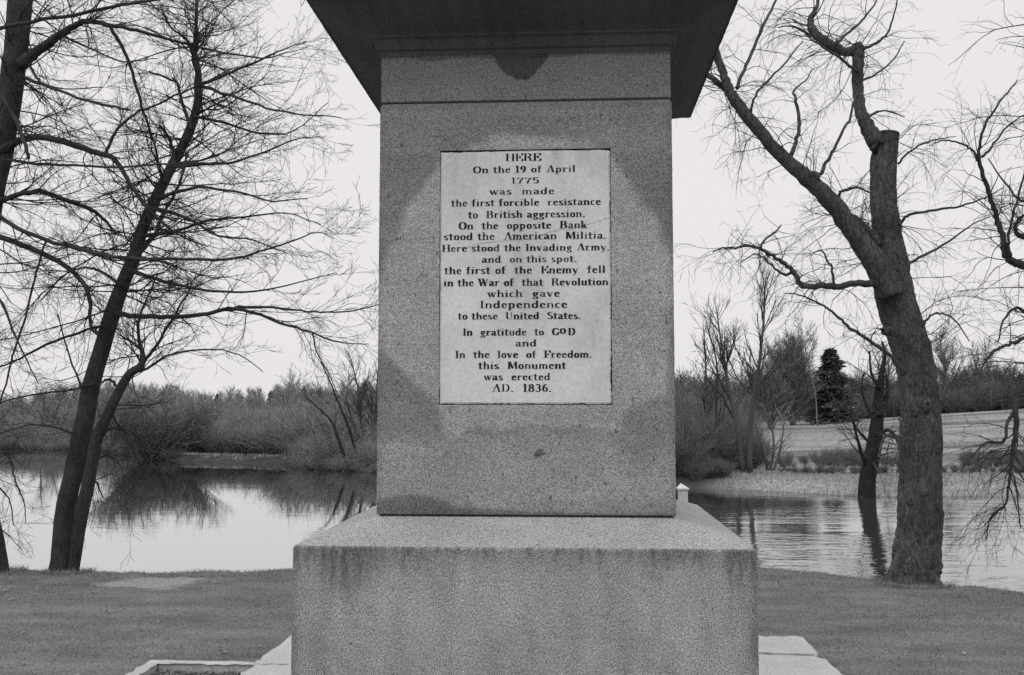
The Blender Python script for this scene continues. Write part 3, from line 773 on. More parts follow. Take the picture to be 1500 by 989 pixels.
def litter():
    r = np.random.default_rng(26); n = 420
    u = r.uniform(-0.64, 0.5, n); y = np.sqrt(r.uniform(4.6 ** 2, 10.4 ** 2, n)); x = u * y
    ok = (y < edge_Y(u) - 0.05) & ~((x > XL - 0.05) & (x < XR + 0.05) & (y < YR + 0.05)) & ~((x > kx - 0.3) & (x < XL) & (y < k1[1] + 0.1))
    x, y = x[ok], y[ok]; n = len(x); z = height(x, y) + 0.016
    a = r.uniform(0, 6.28, n); L = r.uniform(0.012, 0.03, n); W = L * r.uniform(0.35, 0.7, n); tl = r.uniform(-0.3, 0.3, n)
    c, s_ = np.cos(a), np.sin(a); V = []
    for i, j in ((-1, 0), (0, -1), (1, 0), (0, 1)):
        V.append(np.stack([x + c * L * i - s_ * W * j, y + s_ * L * i + c * W * j, z + tl * L * i + 0.006 * abs(j)], -1))
    V = np.stack(V, 1).reshape(-1, 3)
    props(link('leaves', np_mesh('leaves', V, np.arange(4 * n).reshape(-1, 4)), M_PEBBLE), 'fallen dry leaves scattered over the riverside lawn', 'leaves', kind='stuff')
litter()

# reeds and dead grass along the far shore
def reeds():
    r = np.random.default_rng(16); VV = []; TT = []; k = 0
    def strip(px0, px1, d0, d1, n, h0, h1, wd):
        nonlocal k
        px = r.uniform(px0, px1, n); u = np.interp(px, [-200, 1700], [U_of(-200), U_of(1700)]) if False else np.array([U_of(p) for p in px])
        Y = shore_Y(u) + r.uniform(d0, d1, n); x = u * Y
        h = r.uniform(h0, h1, n)
        V, T = blades(n, x, Y, height(x, Y) - 0.02, h, r.uniform(0.6, 1.2, n) * wd, 0.7, r)
        VV.append(V); TT.append(T + k); k += len(V)
    strip(1045, 1330, -0.4, 5.0, 6000, 0.05, 0.15, 0.03)
    strip(1360, 1560, -0.4, 5.0, 4500, 0.05, 0.15, 0.03)
    strip(1120, 1560, 8, 45, 6000, 0.06, 0.22, 0.04)
    for a_ in range(14):
        c_ = r.uniform(268, 425); strip(c_ - 14, c_ + 14, r.uniform(0.2, 2), r.uniform(2.2, 3.5), int(60 * (1 + 2 * (c_ < 350))), 0.05, 0.15, 0.04)
    strip(465, 565, 10, 16, 2500, 0.4, 0.9, 0.05)
    props(link('reeds', np_mesh('reeds', np.concatenate(VV), None, np.concatenate(TT)), M_REED), 'pale dry reeds and dead grass along the far shore', 'reeds', kind='stuff')
reeds()

# ------------------------------------------------------------------ the near trees
class Tree:
    def __init__(s, name, base, label, cat='tree', bark=M_BARK_A, tw=M_TWIG, group=None):
        s.root = thing(name, base, label, cat, group); s.bark = bark; s.tw = tw; s.tb = Tubes(); s.Y0 = base[1]
    def limb(s, P, Y, slope=0.0, name='limb', sides=10, per=5, rough=0.03, mat=None, ext=None):
        """P: (px, py, width in px); Y depth at the start; slope: depth gained per metre along"""
        W = []; rad = []; L = 0; last = None
        for i, (a, b, wd) in enumerate(P):
            q = at(a, b, Y)
            if last is not None: L += (q - last).length
            last = q
            y = Y + slope * L
            W.append(at(a, b, y)); rad.append(wd * 0.5 * y / F)
        W, rad = catmull(W, rad, per)
        if name == 'limb':
            jit = rng.normal(0, 1, W.shape) * np.minimum(0.22 * rad + 0.002, 0.0045)[:, None]; jit[0] = 0; W = W + jit
        t = Tubes(); t.add(W, rad, sides, True, rough)
        link(name, t.mesh(name), mat or s.bark, s.root, smooth=True)
        return W, rad
    def spray(s, W, rad, n, o, L, spread=(0.7, 1.3), t0=0.0, t1=1.0, bias=(0, 0, 0), kr=0.45, flat=0.6, along=0.8, rcap=0.02):
        """side branches growing out of a limb"""
        m = len(W)
        for _ in range(n):
            t = random.uniform(t0, t1) * (m - 1.001); i = int(t); f = t - i
            p = W[i] * (1 - f) + W[i + 1] * f; d = W[i + 1] - W[i]; d = d / (np.linalg.norm(d) + 1e-9)
            sd = unit((random.gauss(0, 1), random.gauss(0, 1), random.gauss(0, flat)))
            k = random.uniform(*spread)
            dd = unit((d[0] * along + sd[0] * k + bias[0], d[1] * along + sd[1] * k + bias[1], d[2] * along + sd[2] * k + bias[2]))
            r0 = min(rcap, rad[i] * kr * random.uniform(0.6, 1.0))
            grow(s.tb, tuple(p), dd, L * random.uniform(0.55, 1.2), max(o['rmin'], r0), 0, o)
    def finish(s):
        link('crown', s.tb.mesh('crown'), s.tw, s.root)

OA = dict(seg=0.11, wander=0.15, trop=[(-0.05, 0.10), (-0.03, 0.10), (0, 0.06)], rmin=0.0015, levels=2, dens=[8.6, 8.2, 0], spread=(0.5, 1.1), lratio=(0.28, 0.55), lmin=0.10, flat=0.55)

# double-stemmed tree on the left bank
bA = on_z(92, 835, -0.02)
A = Tree('maple_tree', (bA.x, bA.y, -0.05), 'dark twin-stemmed bare tree leaning on the left bank above bright water')
YA = bA.y
WA, rA = A.limb([(86, 842, 36), (90, 820, 32), (95, 749, 28), (107, 700, 28), (119, 642, 29), (127, 600, 27), (133, 567, 26), (150, 509, 24), (163, 464, 24), (179, 418, 21), (196, 378, 20), (209, 334, 18),
             (231, 285, 17), (249, 249, 15), (276, 196, 14), (288, 156, 12), (291, 111, 9.5), (285, 80, 7.5), (287, 44, 5.5), (288, 0, 4.5), (286, -60, 4), (292, -150, 2)], YA, 0.05, 'trunk', 14)
WB, rB = A.limb([(106, 842, 20), (109, 825, 17), (120, 749, 21), (127, 720, 20), (133, 687, 18), (142, 642, 18), (156, 612, 16), (173, 576, 14), (189, 549, 13), (206, 536, 11), (209, 520, 8), (204, 500, 5), (203, 470, 4), (214, 440, 3), (232, 400, 2)], YA - 0.05, -0.1, 'trunk', 12)
limbs = []
def LA(P, slope=0.0, dY=0.0, **k):
    W, r = A.limb(P, YA + dY, slope, 'limb', 7, 4, 0.04, **k); limbs.append((W, r)); return W, r
LA([(170, 458, 9), (200, 463, 8), (245, 464, 7), (294, 462, 6.5), (329, 453, 6), (369, 458, 5), (423, 478, 4), (458, 487, 3), (490, 500, 2), (540, 505, 1.2)], -0.15)
LA([(329, 453, 5), (360, 450, 4), (400, 451, 3.5), (440, 456, 3), (480, 457, 2.5), (520, 455, 2), (556, 446, 1.2)], 0.2, -0.2)
LA([(458, 487, 2.5), (463, 513, 2), (480, 545, 1.6), (492, 572, 1.2)], 0.0, -0.4)
LA([(240, 268, 8), (255, 232, 6), (249, 205, 5), (235, 185, 4)], 0.4)
LA([(249, 245, 6), (300, 240, 5), (338, 238, 4), (391, 222, 3), (430, 205, 2), (470, 200, 1.4)], -0.3)
LA([(280, 190, 6), (267, 150, 5), (258, 120, 4), (249, 116, 3.5), (218, 105, 3)], 0.3)
LA([(290, 125, 6), (338, 140, 4.5), (391, 158, 3.5), (440, 168, 2.5), (500, 172, 1.4)], -0.25)
LA([(290, 125, 6), (325, 112, 4.5), (356, 98, 4), (390, 84, 3), (414, 73, 2), (450, 60, 1.3)], 0.3)
LA([(285, 90, 6), (275, 60, 4), (250, 40, 3), (235, 10, 2)], -0.4)
LA([(196, 378, 8), (225, 345, 6), (240, 310, 5), (262, 270, 4), (275, 225, 3)], 0.5)
LA([(206, 536, 6), (225, 512, 5), (245, 480, 4), (262, 450, 3), (280, 420, 2)], 0.3)
LA([(189, 549, 5), (215, 540, 4), (250, 520, 3), (300, 512, 2.5), (350, 520, 1.8), (385, 545, 1.2)], -0.3)
LA([(160, 600, 4), (170, 618, 3.5), (195, 645, 2.5), (205, 680, 1.8)], -0.5)
LA([(150, 632, 5), (165, 628, 4), (178, 628, 3), (190, 640, 2.2), (197, 665, 1.5)], -0.2)
LA([(142, 670, 4), (160, 668, 3.2), (172, 675, 2.6), (182, 700, 2), (186, 725, 1.4)], -0.4)
LA([(130, 706, 4), (140, 706, 3.2), (147, 718, 2.4), (150, 730, 1.6)], -0.3)
LA([(170, 565, 4), (160, 556, 4), (148, 562, 3), (142, 590, 2), (146, 612, 1.4)], -0.4, -0.1)
LA([(128, 592, 4), (110, 545, 3), (95, 500, 2.4), (85, 460, 1.6)], 0.2)
LA([(118, 640, 4), (90, 628, 3), (50, 622, 2.4), (10, 632, 1.6), (-20, 640, 1.2)], 0.3)
LA([(157, 476, 5), (125, 484, 4), (67, 505, 4), (30, 525, 3), (0, 538, 2.5), (-30, 550, 2)], 0.2)
LA([(140, 563, 4), (100, 572, 3), (50, 578, 2.5), (0, 590, 2)], -0.2)
LA([(180, 420, 6), (150, 400, 4), (125, 392, 3), (90, 405, 2), (60, 440, 1.4)], 0.4)
LA([(205, 345, 7), (260, 338, 5), (310, 322, 4), (360, 318, 3), (420, 312, 2), (470, 330, 1.2)], 0.5)
LA([(222, 305, 7), (270, 318, 5), (320, 345, 3.5), (370, 352, 2.5), (420, 372, 1.4)], -0.5)
LA([(190, 395, 7), (240, 412, 5), (300, 425, 4), (360, 428, 3), (420, 418, 2), (490, 400, 1.2)], -0.35)
LA([(230, 290, 6), (290, 275, 4.5), (350, 282, 3.4), (400, 295, 2.5), (450, 290, 1.4)], -0.1)
LA([(283, 170, 5), (330, 180, 4), (380, 195, 3), (430, 192, 2), (480, 150, 1.2)], 0.45)
for W, r in limbs: A.spray(W, r, max(4, int(len(W) * 0.62)), OA, 0.68, t0=0.12, along=1.0, spread=(0.5, 1.1), bias=(0.05, 0, 0.05), rcap=0.008)
A.spray(WA, rA, 80, OA, 1.4, t0=0.40, t1=0.98, bias=(0.25, -0.1, -0.1), flat=0.35, along=0.35, spread=(0.9, 1.4), rcap=0.011)
A.spray(WA, rA, 44, OA, 1.0, t0=0.40, t1=0.85, bias=(-0.45, 0, -0.05), flat=0.35, along=0.3, spread=(0.7, 1.2), rcap=0.010)
A.spray(WA, rA, 42, OA, 0.9, t0=0.78, t1=1.0, flat=0.4, along=0.5, rcap=0.008)
A.spray(WB, rB, 34, OA, 0.95, t0=0.45, t1=1.0, bias=(0.2, 0, 0.05), flat=0.4, along=0.5, rcap=0.008)
A.finish()

# the tree cut by the left frame edge, with its long limbs
bC = on_z(-6, 834, -0.02)
T3 = Tree('old_maple_tree', (bC.x, bC.y - 0.15, -0.05), 'thick bare tree cut off by the photo\'s left edge with long arching limbs')
YC = bC.y - 0.15
WC, rC = T3.limb([(-10, 850, 48), (-14, 800, 40), (-24, 740, 38), (-34, 620, 37), (-34, 480, 37), (-22, 360, 36), (-10, 270, 36), (2, 218, 36), (10, 170, 35), (18, 111, 35), (24, 67, 35), (30, 0, 36), (36, -80, 33), (40, -220, 26)], YC, 0.02, 'trunk', 16)
cl = []
def LC(P, slope=0.0, dY=0.0):
    W, r = T3.limb(P, YC + dY, slope, 'limb', 8, 4, 0.04); cl.append((W, r)); return W, r
LC([(30, 95, 20), (44, 84, 17), (58, 73, 15), (89, 51, 11), (108, 38, 9), (129, 31, 8), (160, 36, 6.5), (200, 45, 5.5), (250, 58, 4.5), (311, 73, 3.5), (383, 85, 2.5), (418, 78, 1.6), (450, 70, 1)], 0.05)
LC([(162, 38, 6), (182, 76, 5.5), (194, 107, 5), (207, 156, 4.5), (222, 196, 3.5), (232, 235, 2.6), (238, 262, 1.8)], 0.2, 0.1)
LC([(-5, 44, 6), (0, 42, 6), (58, 29, 6), (95, 24, 6), (133, 16, 5.5), (178, 7, 5), (231, 0, 4), (300, -14, 3)], -0.3, -0.2)
LC([(-15, 232, 14), (0, 220, 12), (27, 207, 11), (58, 201, 10), (93, 207, 10), (133, 222, 9), (165, 231, 8), (182, 254, 7), (200, 285, 6), (218, 307, 5), (240, 328, 4), (267, 347, 3), (300, 360, 2)], -0.1)
LC([(-20, 300, 10), (0, 294, 9), (27, 285, 8), (58, 280, 8), (89, 291, 7), (133, 307, 6), (156, 325, 4), (170, 345, 3)], 0.3)
LC([(-25, 300, 10), (0, 316, 7), (27, 336, 6.5), (67, 351, 6), (125, 367, 6), (178, 378, 5.5), (245, 380, 5), (334, 380, 4), (378, 369, 3.2), (427, 354, 2.5), (465, 340, 1.6), (490, 350, 1)], -0.25, -0.3)
LC([(-25, 330, 12), (0, 347, 9), (44, 363, 8), (85, 383, 8), (116, 409, 7.5), (131, 438, 6.5), (133, 478, 5), (145, 491, 3.5)], -0.1)
LC([(25, 112, 7), (31, 113, 6), (76, 129, 5), (125, 147, 4), (160, 155, 4), (191, 162, 3)], -0.4, -0.1)
LC([(0, 232, 5), (18, 236, 4.5), (89, 242, 4), (178, 244, 3.5), (249, 240, 3), (320, 238, 2)], -0.3, -0.2)
LC([(150, 228, 5), (158, 218, 5), (167, 196, 4.5), (191, 171, 4), (222, 156, 3.5), (267, 136, 3), (302, 120, 2.5), (340, 100, 1.6)], 0.15)
LC([(-20, 130, 6), (0, 140, 6), (20, 170, 6), (35, 205, 6), (42, 232, 5)], -0.5, -0.3)
LC([(66, 351, 3), (58, 380, 3), (48, 420, 3.4), (40, 455, 3.2), (27, 496, 3.2), (16, 530, 3), (5, 575, 2.6), (-20, 640, 2)], -0.1, -0.25)
LC([(-30, 400, 6), (0, 440, 4), (22, 491, 3), (45, 540, 2), (55, 560, 1.4)], -0.3)
LC([(-36, 640, 6), (0, 662, 4), (14, 667, 3.6), (18, 688, 3), (25, 712, 2.4), (35, 735, 1.8), (38, 765, 1.2)], -0.35)
LC([(-36, 680, 5), (0, 715, 3), (14, 735, 2), (20, 770, 1.4)], -0.3)
LC([(40, 90, 5), (60, 120, 3), (95, 130, 2), (150, 128, 1.4)], -0.5)
LC([(89, 51, 4), (130, 70, 3), (180, 90, 2), (230, 85, 1.3)], -0.5)
OC = dict(OA); OC['dens'] = [8.6, 8.2, 0]
for W, r in cl: T3.spray(W, r, max(4, int(len(W) * 0.7)), OC, 0.6, t0=0.1, along=0.9, spread=(0.5, 1.1), rcap=0.008)
T3.spray(WC, rC, 60, OC, 1.1, t0=0.35, t1=0.95, bias=(0.5, -0.1, 0.0), flat=0.35, along=0.2, rcap=0.010)
OD2 = dict(OA); OD2['trop'] = [(-0.12, -0.10), (-0.10, -0.05)]
T3.spray(WC, rC, 9, OD2, 0.75, t0=0.10, t1=0.28, bias=(0.6, -0.3, -0.4), flat=0.4, along=0.1, rcap=0.008)
T3.finish()

# the big pruned tree on the right bank
bD = on_z(1338, 849, -0.02)
D = Tree('pruned_tree', (bD.x, bD.y, -0.05), 'massive ridged-bark tree with sawn-off top and a long limb reaching left', bark=M_BARK_D, tw=M_TWIG_D)
YDt = bD.y
OD = dict(seg=0.11, wander=0.20, trop=[(-0.02, -0.12), (-0.06, -0.12), (-0.08, -0.1)], rmin=0.0012, levels=2, dens=[6.0, 5.0, 0], spread=(0.5, 1.2), lratio=(0.35, 0.7), lmin=0.08, flat=0.7)
WD, rD = D.limb([(1337, 868, 74), (1338, 850, 66), (1341, 832, 63), (1344, 808, 63), (1346, 765, 60), (1348, 719, 58), (1349, 630, 54), (1347, 590, 52), (1345, 563, 51), (1338, 519, 53), (1322, 474, 55), (1310, 430, 52), (1305, 395, 50),
                 (1301, 356, 42), (1296, 311, 37), (1294, 267, 34), (1296, 222, 35), (1301, 198, 30)], YDt, 0.04, 'trunk', 36, 9, 0.055)
D.limb([(1301.2, 198.5, 30.6), (1301.6, 194.5, 30)], YDt + 0.18, 0, 'sawn_top', 24, 2, 0.02)
# roots flaring at the foot
for a, b, c in ((-0.72, -0.1, 0.30), (0.45, -0.5, 0.22)):
    t = Tubes(); p = np.array([bD.x, bD.y, 0.0])
    t.add([p + np.array([a * 0.12, b * 0.12, 0.28]), p + np.array([a * 0.2, b * 0.2, 0.10]), p + np.array([a * 0.30, b * 0.30, 0.0]), p + np.array([a * 0.42, b * 0.42, -0.08])], [0.05, 0.07, 0.06, 0.04], 9, True, 0.06)
    link('root', t.mesh('root'), M_BARK_D, D.root, smooth=True)
# burls and old branch scars on the trunk
for a, b, wd in ((1330, 732, 15), (1345, 716, 12), (1352, 592, 20), (1336, 606, 14), (1322, 770, 10), (1368, 660, 13), (1318, 520, 14)):
    q = at(a, b, YDt); k = min(range(len(WD)), key=lambda i: abs(WD[i][2] - q.z)); ax = WD[k]; R0 = rD[k]
    off = max(-0.92, min(0.92, (q.x - ax[0]) / R0)); nrm = np.array([off, -math.sqrt(1 - off * off), 0.0]); c = ax + nrm * R0 * 0.97; rr_ = wd * 0.5 * YDt / F
    t = Tubes(); t.add([c - nrm * 0.03, c, c + nrm * rr_ * 0.35, c + nrm * rr_ * 0.55, c + nrm * rr_ * 0.42], [rr_ * 1.25, rr_ * 1.05, rr_ * 0.8, rr_ * 0.45, rr_ * 0.1], 11, True, 0.10)
    link('burl', t.mesh('burl'), M_BARK_D, D.root, smooth=True)
dl = []
def LD(P, slope=0.0, dY=0.0, sides=9, rough=0.05):
    W, r = D.limb(P, YDt + dY, slope, 'limb', sides, 4, rough); dl.append((W, r)); return W, r
LD([(1287, 215, 22), (1282, 205, 24), (1269, 182, 21), (1260, 160, 17), (1257, 135, 16), (1256, 111, 17), (1258, 80, 17), (1258, 70, 17), (1250, 75, 15), (1236, 76, 13), (1222, 69, 14), (1202, 56, 14), (1190, 44, 13), (1188, 32, 10), (1192, 18, 7), (1198, 5, 5), (1196, -25, 4)], 0.05, 0.1, 12)
LD([(1303, 432, 40), (1291, 400, 36), (1278, 378, 34), (1265, 360, 31), (1242, 329, 28), (1216, 294, 26), (1189, 267, 25), (1158, 240, 21), (1127, 209, 19), (1096, 173, 17), (1073, 142, 16), (1066, 128, 14), (1060, 107, 12), (1051, 82, 12), (1040, 50, 9)], -0.1, -0.05, 14)
LD([(1073, 142, 11), (1060, 127, 10), (1045, 116, 8), (1030, 108, 6), (1010, 104, 4)], -0.2, -0.2)
LD([(1285, 360, 16), (1278, 345, 14), (1265, 332, 13), (1242, 316, 12), (1222, 300, 10)], 0.0, 0.05)
LD([(1080, 130, 6), (1085, 112, 5.5), (1096, 89, 5), (1113, 49, 4.5), (1126, 22, 4), (1138, -4, 3)], 0.3, -0.25)
LD([(1100, 165, 4), (1106, 140, 3.5), (1118, 125, 3), (1140, 103, 2.6), (1160, 80, 2.2), (1176, 60, 1.8)], -0.2, -0.2)
LD([(1158, 228, 7), (1166, 208, 6), (1171, 187, 5.5), (1170, 168, 5), (1165, 145, 4.5), (1163, 132, 3), (1180, 118, 2), (1192, 100, 1.4)], 0.2, -0.1)
LD([(1202, 255, 6), (1210, 238, 5), (1222, 218, 4.5), (1234, 191, 4), (1246, 170, 3.5), (1252, 140, 2.5)], -0.1, -0.1)
LD([(1227, 290, 5), (1232, 282, 4.5), (1242, 277, 4), (1258, 276, 3), (1278, 282, 2.5)], -0.3, -0.15)
LD([(1186, 262, 10), (1192, 255, 12), (1200, 262, 10)], -0.3, -0.2)
LD([(1295, 416, 12), (1282, 416, 11), (1262, 415, 10), (1247, 416, 9.5), (1225, 420, 9), (1211, 418, 9), (1190, 420, 9), (1176, 419, 9), (1170, 412, 8), (1160, 396, 7), (1148, 385, 6), (1136, 378, 5.5), (1120, 368, 5), (1109, 363, 4.5), (1095, 360, 3.5), (1078, 363, 3), (1058, 364, 2.4), (1044, 369, 2)], -0.25, -0.1)
LD([(1222, 416, 4), (1218, 392, 3.4), (1211, 380, 3), (1204, 368, 2.4), (1194, 369, 1.8), (1188, 376, 1.3)], -0.3, -0.25)
LD([(1115, 364, 4), (1120, 352, 3.2), (1132, 343, 2.8), (1145, 330, 2)], 0.4, -0.3)
LD([(1160, 400, 5), (1148, 402, 4), (1130, 390, 3), (1108, 372, 2), (1085, 385, 1.4)], -0.4, -0.3)
LD([(1325, 548, 8), (1314, 532, 7), (1303, 520, 6), (1291, 510, 5.5), (1265, 492, 5), (1245, 480, 4.5), (1229, 466, 4), (1215, 454, 3.5), (1202, 446, 3), (1171, 432, 2), (1150, 430, 1.4)], -0.3, -0.15)
LD([(1318, 330, 5), (1324, 320, 4.5), (1336, 313, 4), (1371, 307, 3.5), (1407, 302, 3), (1443, 289, 2), (1470, 275, 1.3)], -0.2)
LD([(1320, 392, 5), (1340, 382, 4.2), (1363, 369, 3.8), (1394, 351, 3), (1425, 329, 2), (1450, 318, 1.3)], 0.3)
LD([(1350, 478, 4), (1356, 470, 3.5), (1364, 462, 3), (1376, 459, 2.8), (1392, 464, 2.4), (1407, 479, 2), (1420, 500, 1.4)], -0.3)
LD([(1318, 612, 6), (1324, 635, 6), (1312, 640, 5), (1300, 638, 4), (1292, 650, 3), (1286, 672, 2)], -0.3, -0.2)
LD([(1305, 484, 12), (1300, 486, 14), (1294, 484, 12)], -0.2, -0.2)
LD([(1222, 66, 5), (1240, 50, 4), (1258, 35, 3.4), (1275, 15, 2.8), (1290, -10, 2)], 0.3, 0.1)
LD([(1264, 72, 5), (1285, 62, 4), (1300, 48, 3), (1310, 20, 2.4), (1316, -10, 1.8)], -0.3, 0.1)
LD([(1256, 105, 5), (1240, 92, 4), (1222, 80, 3.4), (1200, 65, 2.8), (1180, 50, 2)], -0.6, 0.05)
LD([(1188, 52, 5), (1175, 45, 4), (1160, 38, 2.6), (1140, 40, 1.6)], -0.4, 0.1)
LD([(1258, 120, 4), (1285, 108, 3), (1310, 85, 2.2), (1325, 60, 1.5)], 0.5, 0.1)
LD([(1315, 240, 3.5), (1330, 225, 3), (1352, 210, 2.4), (1380, 203, 1.6), (1400, 200, 1.1)], -0.4, 0.1)
LD([(1266, 175, 3.5), (1280, 165, 3), (1300, 162, 2.4), (1325, 172, 1.5)], -0.5, 0.1)
for i, (W, r) in enumerate(dl): D.spray(W, r, max(3, int(len(W) * 0.32)), OD, 0.55, t0=0.15, along=0.5, spread=(0.6, 1.3), rcap=0.005)
D.spray(*dl[0], 36, OD, 0.8, t0=0.35, along=0.3, rcap=0.006)
D.spray(*dl[1], 46, OD, 0.8, t0=0.2, along=0.2, rcap=0.006)
D.spray(WD, rD, 44, OD, 0.95, t0=0.50, t1=0.97, along=0.1, bias=(0.3, -0.3, 0.1), rcap=0.006)
D.spray(*dl[10], 26, OD, 0.6, t0=0.3, along=0.2, rcap=0.005)
D.finish()

# the tree beyond the right frame edge
bE = on_z(1600, 884, -0.02)
E = Tree('drooping_tree', (bE.x, bE.y, -0.05), 'bare tree whose drooping branches enter from the photo\'s right edge', bark=M_BARK_A, tw=M_TWIG)
YE = bE.y
WE, rE = E.limb([(1600, 900, 70), (1596, 840, 60), (1590, 700, 54), (1582, 560, 50), (1570, 460, 46), (1562, 400, 44), (1560, 250, 36), (1565, 60, 26), (1570, -150, 16)], YE, 0, 'trunk', 16)
el = []
def LE(P, slope=0.0, dY=0.0):
    W, r = E.limb(P, YE + dY, slope, 'limb', 8, 4, 0.05); el.append((W, r)); return W, r
LE([(1562, 420, 26), (1530, 400, 18), (1500, 389, 13), (1485, 383, 12), (1474, 374, 11), (1470, 358, 9), (1465, 338, 8), (1459, 315, 7), (1452, 294, 6.5), (1443, 265, 6), (1434, 236, 5.5), (1435, 215, 4.5), (1438, 196, 4), (1448, 175, 3.5), (1460, 156, 3), (1472, 140, 2.4), (1490, 118, 1.6)], -0.1)
LE([(1434, 236, 4), (1426, 222, 3.4), (1416, 214, 3), (1400, 208, 2.4), (1380, 207, 1.8), (1360, 214, 1.2)], -0.2, -0.15)
LE([(1438, 230, 4), (1447, 222, 3.4), (1460, 205, 3), (1474, 187, 2.6), (1490, 174, 2), (1510, 165, 1.5)], 0.3, -0.1)
LE([(1555, 370, 12), (1500, 347, 8), (1490, 343, 7), (1487, 332, 5), (1492, 322, 4), (1500, 315, 3)], 0.2)
LE([(1480, 376, 5), (1476, 355, 4), (1480, 330, 4), (1488, 300, 3.5), (1498, 265, 3), (1505, 230, 2)], -0.2, -0.1)
LE([(1552, 480, 8), (1498, 497, 5), (1478, 505, 4.5), (1460, 512, 4), (1448, 522, 3.2), (1440, 535, 2.4), (1434, 550, 1.6)], -0.3)
LE([(1575, 520, 14), (1530, 540, 10), (1500, 560, 8), (1489, 586, 9), (1488, 615, 8), (1487, 644, 7), (1483, 668, 6), (1480, 692, 5), (1477, 715, 3.6), (1474, 737, 2.8), (1460, 752, 2.2), (1443, 768, 1.5)], -0.15)
LE([(1486, 604, 5), (1480, 612, 5), (1474, 622, 4.5), (1472, 645, 4.5), (1458, 648, 4), (1443, 650, 3.6), (1432, 660, 3), (1420, 672, 2), (1410, 686, 1.3)], -0.2, -0.25)
LE([(1481, 690, 3), (1490, 715, 2.6), (1492, 745, 2), (1495, 775, 1.4)], -0.2, -0.25)
LE([(1470, 742, 2.5), (1450, 760, 2), (1445, 790, 1.4)], 0.2, -0.3)
LE([(1550, 470, 8), (1510, 462, 6), (1488, 450, 4), (1470, 470, 3), (1462, 500, 2)], -0.3)
LE([(1555, 330, 8), (1515, 300, 5), (1490, 290, 3.5), (1468, 262, 2.4), (1448, 232, 1.6)], 0.4)
for W, r in el: E.spray(W, r, max(4, int(len(W) * 0.4)), OD, 0.5, t0=0.2, along=0.7, spread=(0.5, 1.2), rcap=0.006)
OE = dict(OD); OE['trop'] = [(-0.10, -0.12), (-0.10, -0.10)]
E.spray(*el[6], 22, OE, 0.5, t0=0.4, along=0.5, bias=(-0.4, 0, -0.3), rcap=0.006)
E.spray(WE, rE, 26, OD, 1.1, t0=0.35, t1=0.95, along=0.1, bias=(-0.9, 0.0, 0.2), rcap=0.008)
E.finish()

# ------------------------------------------------------------------ trees across the river
# the leaning stub standing in the water
uF = at(1270, 728, 30); pF = on_z(1270, 728, WZ)
Ft = Tree('leaning_tree', (pF.x, pF.y, WZ - 0.3), 'dark leaning trunk standing in the water at the far shore', bark=M_BARK_W, tw=M_FARDARK)
YF = pF.y
WF, rF = Ft.limb([(1269, 745, 27), (1269.5, 727, 25), (1271, 700, 23), (1275, 676, 23), (1281, 650, 22), (1284, 625, 19), (1286, 606, 17), (1287, 585, 15), (1289, 565, 12), (1292, 545, 8), (1296, 520, 5), (1292, 500, 3)], YF, 0.05, 'trunk', 12)
fl = []
for P, sl in (([(1286, 610, 10), (1296, 590, 7), (1300, 570, 5), (1298, 545, 3)], 0.3), ([(1272, 690, 7), (1262, 665, 5), (1255, 640, 4), (1250, 615, 2.5)], -0.3),
              ([(1283, 640, 7), (1300, 630, 5), (1312, 640, 4), (1318, 660, 3)], -0.3), ([(1284, 620, 6), (1270, 596, 4), (1262, 570, 3), (1266, 545, 2)], 0.3),
              ([(1280, 655, 5), (1255, 628, 3.4), (1240, 600, 2.4)], 0.2), ([(1288, 570, 6), (1276, 545, 4), (1274, 515, 2.4)], 0.2)):
    fl.append(Ft.limb(P, YF, sl, 'limb', 6, 4, 0.05))
OF = dict(seg=0.3, wander=0.16, trop=[(0.02, 0.05), (0.0, 0.0)], rmin=0.007, levels=1, dens=[3.0, 3.0], spread=(0.5, 1.2), lratio=(0.4, 0.7), lmin=0.3, flat=0.8)
for W, r in fl: Ft.spray(W, r, 8, OF, 1.2, t0=0.3, along=0.8, rcap=0.02)
Ft.spray(WF, rF, 20, OF, 1.4, t0=0.25, along=0.2, rcap=0.02)
Ft.finish()

def bare_tree(h, o, stems=1, spread=0.05, fork=0.35, r0=0.12, nb=26, Lb=0.34, side=(0.35, 0.8), updir=0.8, t0=0.25, sides=7):
    """a leafless tree of height h at the origin: (trunk tubes, crown tubes)"""
    tr = Tubes(); cr = Tubes()
    for s in range(stems):
        a = random.uniform(0, 6.28); lean = spread * (1 if stems > 1 else 0.5)
        d = unit((math.cos(a) * lean, math.sin(a) * lean, 1)); p = (math.cos(a) * 0.15 * (stems > 1), math.sin(a) * 0.15 * (stems > 1), -0.15)
        hh = h * random.uniform(0.8, 1.0) if s else h; n = 12; pts = [p]; 
        for i in range(n):
            d = unit((d[0] + random.gauss(0, 0.05), d[1] + random.gauss(0, 0.05), d[2] + 0.02)); p = tuple(p[k] + d[k] * (hh + .15) / n for k in range(3)); pts.append(p)
        rad = [r0 * (1 - 0.85 * (i / n) ** 0.8) + o['rmin'] for i in range(n + 1)]
        tr.add(pts, rad, sides, True, 0.03)
        for _ in range(nb // stems):
            t = random.uniform(t0, 0.97); i = int(t * n); f = t * n - i
            q = tuple(pts[i][k] + (pts[i + 1][k] - pts[i][k]) * f for k in range(3))
            b = random.uniform(0, 6.28); k = random.uniform(*side)
            dd = unit((math.cos(b) * k, math.sin(b) * k, updir))
            grow(cr, q, dd, h * Lb * (1.15 - 0.75 * t) * random.uniform(0.7, 1.2), rad[i] * 0.55, 0, o)
    return tr, cr

